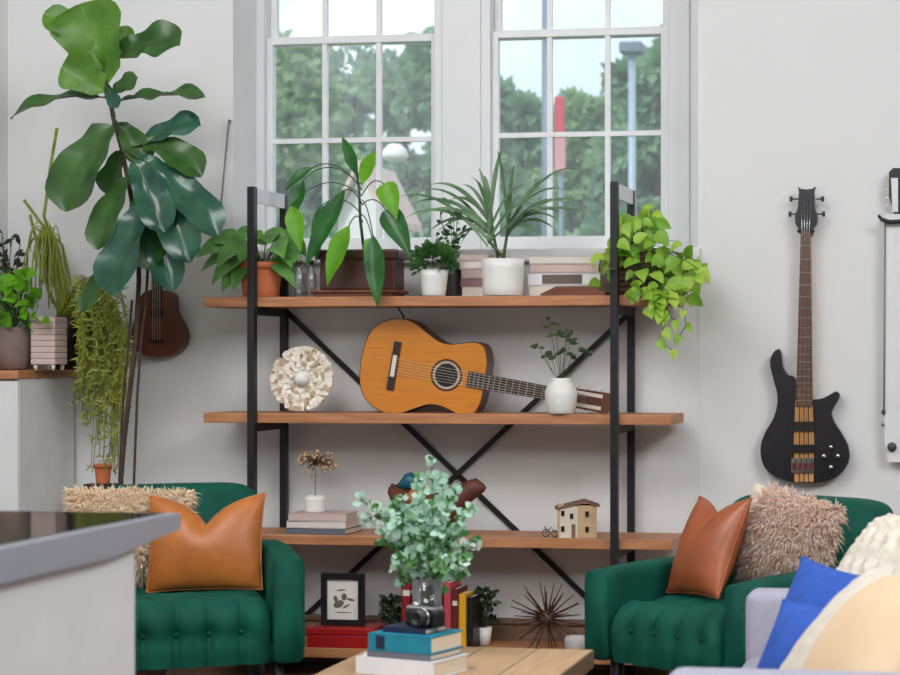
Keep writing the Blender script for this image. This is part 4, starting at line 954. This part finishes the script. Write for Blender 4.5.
# spiky wire sculpture
Yz = 7.04; sc = at(547, 618, Yz)
ss = thing('spiky_sculpture', V((sc.x, Yz, T4)), 'brown spiky wire burst sculpture on the lowest shelf', 'sculpture')
mb = MB(); MBc = MB(); MBc.ball(sc, .034, 14); MBc.build('core', 'rust', ss)
R2 = random.Random(3)
for i in range(48):
    z_ = 1-2*(i+.5)/48; rr = math.sqrt(1-z_*z_); a = i*2.39996
    d = V((rr*math.cos(a), rr*math.sin(a), z_)); L_ = .155*R2.uniform(.85,1.05)
    if d.y > 0: L_ *= .95
    e_ = sc+d*L_
    if e_.z < T4+.004: e_ = sc+d*((sc.z-T4-.004)/max(1e-3,-d.z))
    if e_.y > YR+.055: e_ = sc+d*((YR+.055-sc.y)/d.y)
    mb.tube([sc+d*.02, e_], [.004,.002], 5)
mb.build('spikes', 'rust', ss)
gp = MB(); c = V((at(575,645,6.97).x, 6.975, T4+.0006)); gp.lathe([(0,0),(.03,0),(.038,.01),(.042,.05),(.036,.062),(.033,.062),(.036,.045),(0,.04)], c, 24)
tag(gp.build('small_bowl', 'concrete'), 'small pale grey bowl right of the spiky sculpture on the lowest shelf', 'bowl')
# ------------------------------------------------------------------ white cabinet at the left wall
kx = at(78, 375, YW).x; ky = 6.815; kz = at(18, 370.5, ky).z
kb = thing('cabinet', (kx-.15, (ky+YW)/2, 0), 'white cabinet with a wooden top in the corner, plants on it', 'cabinet')
MB().bb(XL+.005, kx, ky+.012, YW-.035, .0, kz-.034).build('body', 'white', kb)
MB().bb(XL+.008, kx-.002, ky, ky+.012, .08, kz-.04, .002).build('door', 'white', kb)
MB().tube([(kx-.27, ky-.001, .8), (kx-.27, ky-.022, .8), (kx-.27, ky-.022, .95), (kx-.27, ky-.001, .95)], .004, 6).build('handle', 'chrome', kb)
MB().bb(XL+.004, kx+.004, ky-.012, YW-.033, kz-.033, kz, .003).build('wooden_top', 'shelfw', kb)
# plant in round taupe pot
Yt = 6.93
q0 = thing('potted_plant', V((at(14,371,Yt).x, Yt, kz)), 'lime green leafy plant in a round taupe pot on the white cabinet', 'plant')
s_ = S(14, Yt); cc = V((at(14,371,Yt).x, Yt, kz+.0006))
MB().lathe([(r/s_, z/s_) for r, z in [(0,0),(12,0),(15,3),(18,14),(18.5,24),(17,36),(15,43),(13.5,43),(15,36),(14,32),(0,32)]], cc, 30).build('pot', 'taupe', q0)
mb = MB(); sm_ = MB(); o0 = cc+V((0,0,40/s_))
for k_ in range(70):
    px, py = rnd(-12, 42), rnd(272, 328); 
    if px > 30 and py < 288: py += 14
    p = at(px, py, Yt+rnd(-.09,.09)); petiole(sm_, o0-V((0,0,.01)), p, .0013, .02, 6)
    mb.leaf(p, p+V((rnd(-.7,.7), rnd(-.6,0), rnd(-.7,.5))).normalized()*rnd(.045,.07), .05, (rnd(-.6,.6),-1,rnd(0,.9)), .005, .2, 'heart', nl=5, na=2)
sm_.build('stems', 'stem', q0); mb.build('foliage', 'bright', q0)
# dark plant behind
q1 = thing('potted_plant', V((at(6,371,7.14).x, 7.14, kz)), 'dark green pointed-leaf plant at the back of the white cabinet', 'plant')
cc, h, rt = pot(6, 338, 371, 7.14, 34, 28, q1, 'greypot', base=kz+.0005)
mb = MB(); sm_ = MB()
for tx, ty in ((2,232),(12,236),(20,244),(4,246),(-4,240),(15,256),(8,262),(18,268),(2,262),(22,285),(12,280)):
    T = at(tx, ty, 7.12+rnd(-.05,.04)); A = cc+V((rnd(-.02,.02),0,h-.02)); petiole(sm_, A, T, .002, .0)
    for j in range(5):
        p = A.lerp(T, .55+.11*j); d = V((rnd(-1,1), rnd(-.6,.2), rnd(-.1,.5))).normalized(); mb.leaf(p, p+d*rnd(.04,.06), .02, None, .004, .2, 'lance', nl=5, na=2)
sm_.build('stems', 'stem', q1); mb.build('foliage', 'darkleaf', q1)
# ribbed planter box
Yr = 6.94
q2 = thing('planter_box', V((at(43,372,Yr).x, Yr, kz)), 'pale ribbed planter box on little feet beside the taupe pot', 'planter')
bx0, bx1 = at(30.5,340,Yr-.05).x, at(55,340,Yr-.05).x; bz0, bz1 = kz+.022, at(43,317,Yr-.05).z
mb = MB(); nr = 8; hh = (bz1-bz0)/nr
for i in range(nr): mb.bb(bx0, bx1, Yr-.05, Yr+.05, bz0+hh*i+.0008, bz0+hh*(i+1), .003)
mb.build('ribbed_body', 'palep', q2)
for x in (bx0+.014, bx1-.014):
    for y in (Yr-.036, Yr+.036): MB().tube([(x,y,bz0+.002),(x,y,kz+.0006)], [.009,.006], 8).build('foot', 'hplast', q2)
# trailing olive plant in a black pot
Yo = 7.09
q3 = thing('hanging_plant', V((at(66,371,Yo).x, Yo, kz)), 'olive-green trailing plant in a black pot, hanging over the end of the white cabinet', 'plant')
cc, h, rt = pot(66, 318, 371, Yo, 26, 24, q3, 'black', base=kz+.0005)
o0 = cc+V((0,0,h)); mb = MB(); lf = MB()
for k_ in range(150):      # strands over the cabinet end
    ex = rnd(78, 126) if k_ % 3 else rnd(92, 124); ey = rnd(350, 425) if k_ % 6 else rnd(430, 470)
    if ex < 84: ey = min(ey, 462)
    xm = 68+(ex-68)*.75; ym = rnd(236, 282); Yk_ = rnd(6.93, 7.13)
    A = o0+V((rnd(-.03,.03), rnd(-.03,.03), -.01)); Bm = at(xm, ym, Yk_); C_ = at(ex+6, ym+45, Yk_); E = at(ex+rnd(-8,8), ey, Yk_)
    if E.x < kx+.012: E.x = kx+.012+rnd(0,.03)
    if C_.x < kx+.012: C_.x = kx+.012+rnd(0,.03)
    pts = []
    for i in range(15):
        t = i/14; pts.append(A*(1-t)**3+Bm*3*t*(1-t)**2+C_*3*t*t*(1-t)+E*t**3)
    pts = [p for p in pts]
    mb.tube(pts, [.0022]*10+[.0018]*5, 4)
    for i in range(5, 15):
        for _ in range(2):
            p = pts[i]; d = V((rnd(-1,1), rnd(-1,.6), rnd(-.9,.3))).normalized(); lf.leaf(p, p+d*rnd(.02,.046), .009, None, 0, .1, 'lance', nl=2, na=2)
for k_ in range(60):       # upright arching, then hanging strands
    A = o0+V((rnd(-.03,.03), rnd(-.03,.03), -.01)); tx, ty = rnd(26, 56), rnd(205, 235); T = at(tx, ty, Yo+rnd(-.06,.06)); E = at(tx+rnd(-6,14), rnd(250, 310), Yo+rnd(-.1,.05))
    Bm = at(50+rnd(-6,10), 250, Yo); pts = []
    for i in range(17):
        t = i/16; pts.append(A*(1-t)**3+(Bm+V((0,0,.10)))*3*t*(1-t)**2+(T+V((0,0,.06)))*3*t*t*(1-t)+E*t**3)
    mb.tube(pts, .0024, 4)
for pth in ([(62,318),(56,260),(44,216),(50,170),(57,128)], [(60,318),(70,280),(62,245),(40,222),(24,200)], [(62,318),(48,290),(36,240),(30,215)]):
    mb.tube([at(x, y, Yo) for x, y in pth], [.006]*len(pth), 6)
mb.build('strands', 'olive', q3); lf.build('leaflets', 'olive', q3)
# ------------------------------------------------------------------ fiddle-leaf fig
Yf = 6.72
fb = V((at(128,480,Yf).x, Yf, 0))
ff = thing('fiddle_leaf_fig', fb, 'tall fiddle-leaf fig with big broad leaves standing behind the left green armchair', 'plant')
MB().lathe([(0,0),(.13,0),(.135,.01),(.165,.30),(.175,.30),(.175,.33),(.16,.33),(.155,.29),(0,.29)], fb+V((0,0,.0006)), 32).build('pot', 'taupe', ff)
MB().lathe([(0,.2915),(.15,.2915),(0,.30)], fb, 24).build('soil', 'soil', ff)
tk = MB(); F_ = lambda x, y, d=0: at(x, y, Yf+d)
base = fb+V((0,0,.28))
tk.tube([base, F_(121,480), F_(124,440), F_(130,390), F_(136,340), F_(139,280), F_(138,235), F_(130,190), F_(122,150), F_(113,118), F_(107,85), F_(104,60)], [.012,.009,.009,.009,.009,.009,.009,.009,.008,.007,.006,.004], 9)
tk.tube([base+V((.03,0,0)), F_(134,480), F_(137,400), F_(141,340), F_(146,300), F_(150,230), F_(142,190)], [.006,.005,.005,.005,.005,.005,.004], 8)
tk.build('trunk', 'bark', ff)
MB().tube([base+V((-.02,.03,0)), F_(119,480,.03), F_(124,390,.03), F_(132,300,.03)], .004, 7).build('support_stake', 'bark', ff)
figs = [ # base, tip (px), width px, depth base/tip offset, normal, bow, mat, wave
 ((107,84),(80,4),66,0,-.05,(.1,-1,.25),.02,'figA',.02), ((103,70),(44,14),30,-.02,-.06,(-.2,-.8,.7),.03,'figA',.02),
 ((118,58),(180,46),40,.03,.0,(.2,-.9,.5),.03,'figB',.03), ((104,92),(62,66),38,-.04,-.08,(-.1,-1,.2),.01,'figA',.02),
 ((107,98),(10,118),22,0,-.05,(0,-.55,.85),.035,'figB',.02), ((112,102),(205,96),22,0,-.06,(.1,-.5,.9),.012,'figB',.025),
 ((113,126),(66,212),60,-.03,-.12,(-.3,-1,.25),.03,'figB',.015), ((140,146),(200,126),36,.02,.0,(.1,-.8,.6),.02,'figC',.02),
 ((142,144),(202,176),38,.0,-.04,(.1,-.8,.6),.03,'figB',.02), ((140,158),(218,236),46,-.05,-.08,(.5,-.8,.55),.03,'figC',.02),
 ((128,178),(98,250),44,-.06,-.1,(-.3,-1,.2),.02,'figB',.015), ((146,200),(112,296),54,-.1,-.16,(-.2,-1,.35),.02,'figC',.015),
 ((150,190),(172,292),38,-.02,-.05,(.4,-1,.2),.02,'figC',.015), ((122,252),(82,312),26,.04,.02,(-.3,-1,.3),.01,'figB',.015),
 ((118,124),(148,164),34,.02,-.0,(.2,-1,.3),.01,'figB',.02), ((148,168),(190,262),44,-.08,-.1,(.3,-1,.4),.02,'figC',.015),
 ((132,160),(165,232),40,-.1,-.14,(.3,-1,.3),.02,'figC',.02), ((118,60),(128,26),20,.02,.05,(.3,-1,.2),.0,'figA',.02),
 ((138,196),(150,270),40,-.05,-.06,(.1,-1,.2),.01,'figB',.015), ((112,92),(138,78),22,-.02,-.05,(.2,-1,.3),.0,'figB',.02),
 ((124,150),(108,196),36,.03,.05,(-.2,-1,.2),.01,'figB',.02), ((105,84),(118,108),16,-.03,-.06,(0,-1,.4),0,'figC',.02)]
sf = S(125, Yf); pt = MB()
for i, (b0, t0, wpx, d0, d1, nr, bow, m, wv_) in enumerate(figs):
    A, T = F_(b0[0], b0[1], d0), F_(t0[0], t0[1], d1)
    mb = MB(); mb.leaf(A, T, wpx/sf*(1.12 if i < 7 else .92), nr, bow, .34, 'fiddle', wv_*1.6, 16, 6)
    lo = mb.build('leaf', m, ff)
    vn = MB(); n0 = V(nr).normalized(); pts = []
    for q in range(11):
        t = q/10*.97; pts.append(A.lerp(T, t)+V((0,0,bow*4*t*(1-t)))+n0*.0005)
    vn.tube(pts, [.0035-.0026*q/10 for q in range(11)], 5); vn.build('midrib', 'poth' if m == 'figA' else 'stem', lo)
    near = min(tk.v, key=lambda p: (p-A).length); pt.tube([near, A], .004, 6)
pt.build('petioles', 'stem', ff)
# small terracotta pot with a twig behind the chair
Yc = 7.02
q4 = thing('plant_stand', V((at(102,480,Yc).x, Yc, 0)), 'slim dark plant stand behind the left armchair carrying a little terracotta pot', 'stand')
zs_ = at(102, 484, Yc).z
MB().lathe([(0,zs_-.02),(.07,zs_-.02),(.07,zs_),(0,zs_)], V((at(102,480,Yc).x, Yc, 0)), 24).build('stand_top', 'legm', q4)
for i in range(3):
    a = 2*PI*i/3; c = V((at(102,480,Yc).x, Yc, 0)); MB().tube([c+V((.05*math.cos(a), .05*math.sin(a), zs_-.015)), c+V((.12*math.cos(a), .12*math.sin(a), 0))], .009, 7).build('leg', 'legm', q4)
q5 = thing('potted_plant', V((at(103,484,Yc).x, Yc, zs_)), 'little terracotta pot with a bare twig behind the left armchair', 'plant')
cc, h, rt = pot(103, 464, 484, Yc, 17, 13, q5, 'terra', base=zs_+.0005, rim=.002)
MB().tube([cc+V((0,0,h-.01)), at(108,460,Yc), at(111,442,Yc)], .002, 5).build('twig', 'bark', q5)
# ------------------------------------------------------------------ outdoors
struct('ground', MB().bb(-60, 40, YW+TK+.0, 90, -.4, -.12), 'grass')
def tree(px, D, ytop, wpx, m, label, n, zb=-.12, leaf_s=.13, low=.18):
    c = at(px, 200, D); s2 = S(px, D); zt_ = at(px, ytop, D).z; Wd = wpx/s2
    o = thing('tree', V((c.x, D, zb)), label, 'tree')
    H_ = zt_-zb; tr_ = MB(); cx_ = V((c.x, D, 0))
    tr_.tube([cx_+V((0,0,zb)), cx_+V((.05,0,H_*.3)), cx_+V((-.04,0,H_*.6)), cx_+V((.02,0,H_*.66))], [.16,.13,.09,.03], 8)
    for i in range(5):
        a = rnd(0,6); z0 = H_*rnd(.3,.6); tr_.tube([cx_+V((0,0,zb+z0)), cx_+V((math.cos(a)*Wd*.3, math.sin(a)*Wd*.3, zb+z0+H_*.2))], [.06,.02], 6)
    tr_.build('trunk', 'bark', o); mb = MB()
    blobs = []; zc_ = zb+H_*.56; rz_ = H_*.46
    for _ in range(46):
        d = V((rnd(-1,1), rnd(-1,1), rnd(-1,1)))
        if d.length > 1: d.normalize()
        q = 1-.35*max(0, d.z); blobs.append((cx_+V((d.x*Wd*.42*q, d.y*Wd*.36*q, zc_+d.z*rz_*.88)), Wd*rnd(.07,.17)))
    for k_ in range(n*4):
        bc_, br_ = R.choice(blobs); d = V((rnd(-1,1), rnd(-1,1), rnd(-1,1))).normalized(); p = bc_+V((d.x, d.y, d.z*.8))*br_*rnd(.45,1.15)
        q = (d+V((rnd(-.6,.6), rnd(-.6,.6), rnd(-.8,.2)))).normalized(); L_ = leaf_s*rnd(.7,1.4)
        mb.leaf(p, p+q*L_, L_*.7, (rnd(-.6,.6),-1,rnd(-.2,.8)), 0, .2, 'oval', nl=2, na=2)
    mb.build('foliage', m, o)
tree(286, 20, 8, 160, 'treeC', 'light green tree filling the left panes of the left window', 3000)
tree(350, 31, 4, 190, 'treeB', 'blue-green tall tree in the middle of the left window', 3400)
tree(412, 25, 14, 150, 'treeA', 'mid green tree in the right panes of the left window', 2600)
tree(500, 21, 30, 110, 'treeA', 'mid green tree at the left edge of the right window', 2000)
tree(594, 25, 50, 110, 'treeC', 'light green rounded tree right of the red banner', 2800)
tree(662, 20, 0, 150, 'treeA', 'tall green tree behind the pale lamp post in the right window', 3200)
def hedge(px0, px1, D, ytop, m, label, n):
    x0, x1 = at(px0,200,D).x, at(px1,200,D).x; zt_ = at((px0+px1)/2, ytop, D).z
    o = thing('hedge', V(((x0+x1)/2, D, -.12)), label, 'hedge'); mb = MB()
    for k_ in range(n*2):
        x = rnd(x0, x1); top_ = zt_+.25*math.sin(x*1.7)+.2*math.sin(x*4.1); z_ = rnd(.0, 1)**.8*(top_+.12)-.12; p = V((x, D+rnd(-.5,.2), z_)); d = V((rnd(-1,1), -rnd(.2,1), rnd(-.8,.8))).normalized(); L_ = rnd(.12,.24)
        mb.leaf(p, p+d*L_, L_*.7, (rnd(-.6,.6),-1,rnd(-.2,.8)), 0, .2, 'oval', nl=2, na=2)
    mb.build('foliage', m, o); MB().bb(x0, x1, D+.0, D+.5, -.12, zt_-.35).build('inner_growth', 'treeB', o)
hedge(60, 480, 37, 150, 'treeB', 'long blue-green hedge seen through the left window', 8200)
hedge(482, 960, 36, 142, 'treeC', 'long light green hedge seen through the right window', 8600)
def pole(px, D, ytop, wpx, m, label, cap=None):
    c = at(px, 200, D); s2 = S(px, D); zt_ = at(px, ytop, D).z; r = wpx/2/s2
    o = thing('lamp_post', V((c.x, D, -.12)), label, 'lamp post')
    MB().tube([(c.x, D, -.12), (c.x, D, zt_)], [r*1.1, r*.92], 12).build('shaft', m, o); MB().tube([(c.x,D,-.12),(c.x,D,.2)], [r*1.8,r*1.4], 12).build('base', m, o)
    if cap == 'dome': MB().lathe([(0,.12),(.06,.11),(.11,.06),(.13,0),(.12,-.02),(.06,-.06),(0,-.06)], (c.x,D,zt_), 24).build('lamp_head', 'hwall', o)
    if cap == 'box': MB().bb(c.x-.11, c.x+.11, D-.11, D+.11, zt_-.02, zt_+.09, .02).build('lamp_head', 'pole', o)
    return o
pole(547, 17, -60, 11, 'pole', 'thick grey post between sky and the left tree in the right window')
pole(632, 18, 52, 8, 'pole2', 'pale blue-grey lamp post in front of the trees in the right window', 'box')
pole(395, 17.5, 156, 4, 'pole', 'thin lamp post with a white dome head in the left window', 'dome')
bnr = thing('banner', V((at(561,200,16).x, 16, -.12)), 'red banner on a thin post beside the thick grey post', 'banner')
bxc = at(561,200,16).x
MB().tube([(bxc,16,-.12),(bxc,16,at(561,94,16).z)], .022, 8).build('post', 'pole', bnr)
MB().bb(at(556,100,16).x, at(566,100,16).x, 15.94, 15.965, at(561,134,16).z, at(561,97,16).z, .01).build('red_flag', 'redsign', bnr)
MB().bb(at(556,100,16).x, at(567,100,16).x, 15.94, 15.965, at(561,172,16).z, at(561,136,16).z, .01).build('pink_flag', 'pinksign', bnr)
Dh = 15; hs0, hs1 = at(338,230,Dh).x, at(384,230,Dh).x; hzr, hze = at(358,170,Dh).z, at(358,214,Dh).z; hm = (hs0+hs1)/2
oh = thing('garden_house', V((hm, Dh+.4, -.12)), 'small white gabled house outside the left window behind the tall plant', 'house')
MB().prism([(hs0,Dh,-.12),(hs1,Dh,-.12),(hs1,Dh,hze),(hm,Dh,hzr-.05),(hs0,Dh,hze)], V((0,.8,0))).build('walls', 'hwall', oh)
MB().prism([(hs0-.05,Dh-.1,hze-.1),(hm,Dh-.1,hzr),(hs1+.05,Dh-.1,hze-.1),(hs1+.05,Dh-.1,hze-.04),(hm,Dh-.1,hzr+.07),(hs0-.05,Dh-.1,hze-.04)], V((0,1.0,0))).build('roof', 'hroof', oh)
# ------------------------------------------------------------------ light
wd = bpy.data.worlds.new('sky'); SC.world = wd; wd.use_nodes = True
nt = wd.node_tree; bg = nt.nodes['Background']
tc = nt.nodes.new('ShaderNodeTexCoord'); nz = nt.nodes.new('ShaderNodeTexNoise'); nz.inputs['Scale'].default_value = 5; nz.inputs['Detail'].default_value = 5
rp = nt.nodes.new('ShaderNodeValToRGB'); rp.color_ramp.elements[0].color = lin((206,226,248)); rp.color_ramp.elements[1].color = lin((250,252,255)); rp.color_ramp.elements[0].position = .35; rp.color_ramp.elements[1].position = .6
nt.links.new(tc.outputs['Generated'], nz.inputs['Vector']); nt.links.new(nz.outputs['Fac'], rp.inputs[0]); nt.links.new(rp.outputs[0], bg.inputs['Color'])
bg.inputs['Strength'].default_value = 1.12
def area(name, loc, target, size, sy, power, col=(1,1,1)):
    l = bpy.data.lights.new(name, 'AREA'); l.shape = 'RECTANGLE'; l.size = size; l.size_y = sy; l.energy = power; l.color = col
    o = bpy.data.objects.new(name, l); COL.objects.link(o); o.location = loc
    o.rotation_euler = (V(target)-V(loc)).to_track_quat('-Z', 'Y').to_euler(); return o
area('unseen_overhead_light', (-2.6, 3.4, ZC-.12), (-2.2, 5.0, 0), 2.4, 1.6, 105, (.97,.985,1))  # unseen main light from upper left, no fixture modelled
area('unseen_overhead_light', (2.2, 2.6, ZC-.12), (-1.6, 5.4, .8), 2.4, 2.0, 190, (.97,.985,1))  # light added overhead at right to brighten the right-facing sides
area('unseen_overhead_light', (-1.0, -.6, ZC-.12), (-1.5, 5.5, .8), 3.0, 1.6, 130, (.97,.985,1))  # soft fill added overhead near the camera, no fixture there
for xa_, xb_ in ((wa0, wa1), (wb0, wb1)):
    l = area('window_daylight', ((xa_+xb_)/2, YN+.35, 2.75), ((xa_+xb_)/2, 0, 2.3), .62, 1.9, 1); l.data.cycles.is_portal = True
sn = bpy.data.lights.new('sun', 'SUN'); sn.energy = 1.6; sn.angle = .05; sn.color = (1,.97,.9); so_ = bpy.data.objects.new('sun', sn); COL.objects.link(so_)
so_.rotation_euler = (math.radians(48), 0, math.radians(-25))
# ------------------------------------------------------------------ camera
cd = bpy.data.cameras.new('camera'); cam = bpy.data.objects.new('camera', cd); COL.objects.link(cam)
cd.sensor_fit = 'HORIZONTAL'; cd.sensor_width = 36; cd.lens = 36*F/900
cam.location = (0, 0, CH); cam.rotation_euler = (PI/2, 0, TH)
cd.shift_x = -(CX-450)/900; cd.shift_y = (CY-337.5)/900; cd.clip_end = 300
cd.dof.use_dof = True; cd.dof.focus_distance = 7.0; cd.dof.aperture_fstop = 4.6
SC.camera = cam
SC.view_settings.view_transform = 'Standard'; SC.view_settings.look = 'None'; SC.view_settings.exposure = .38; SC.view_settings.gamma = 1
SC.cycles.use_denoising = True; SC.cycles.max_bounces = 8; SC.cycles.transparent_max_bounces = 24
for o in list(SC.objects):
    if '_r' in o: del o['_r']
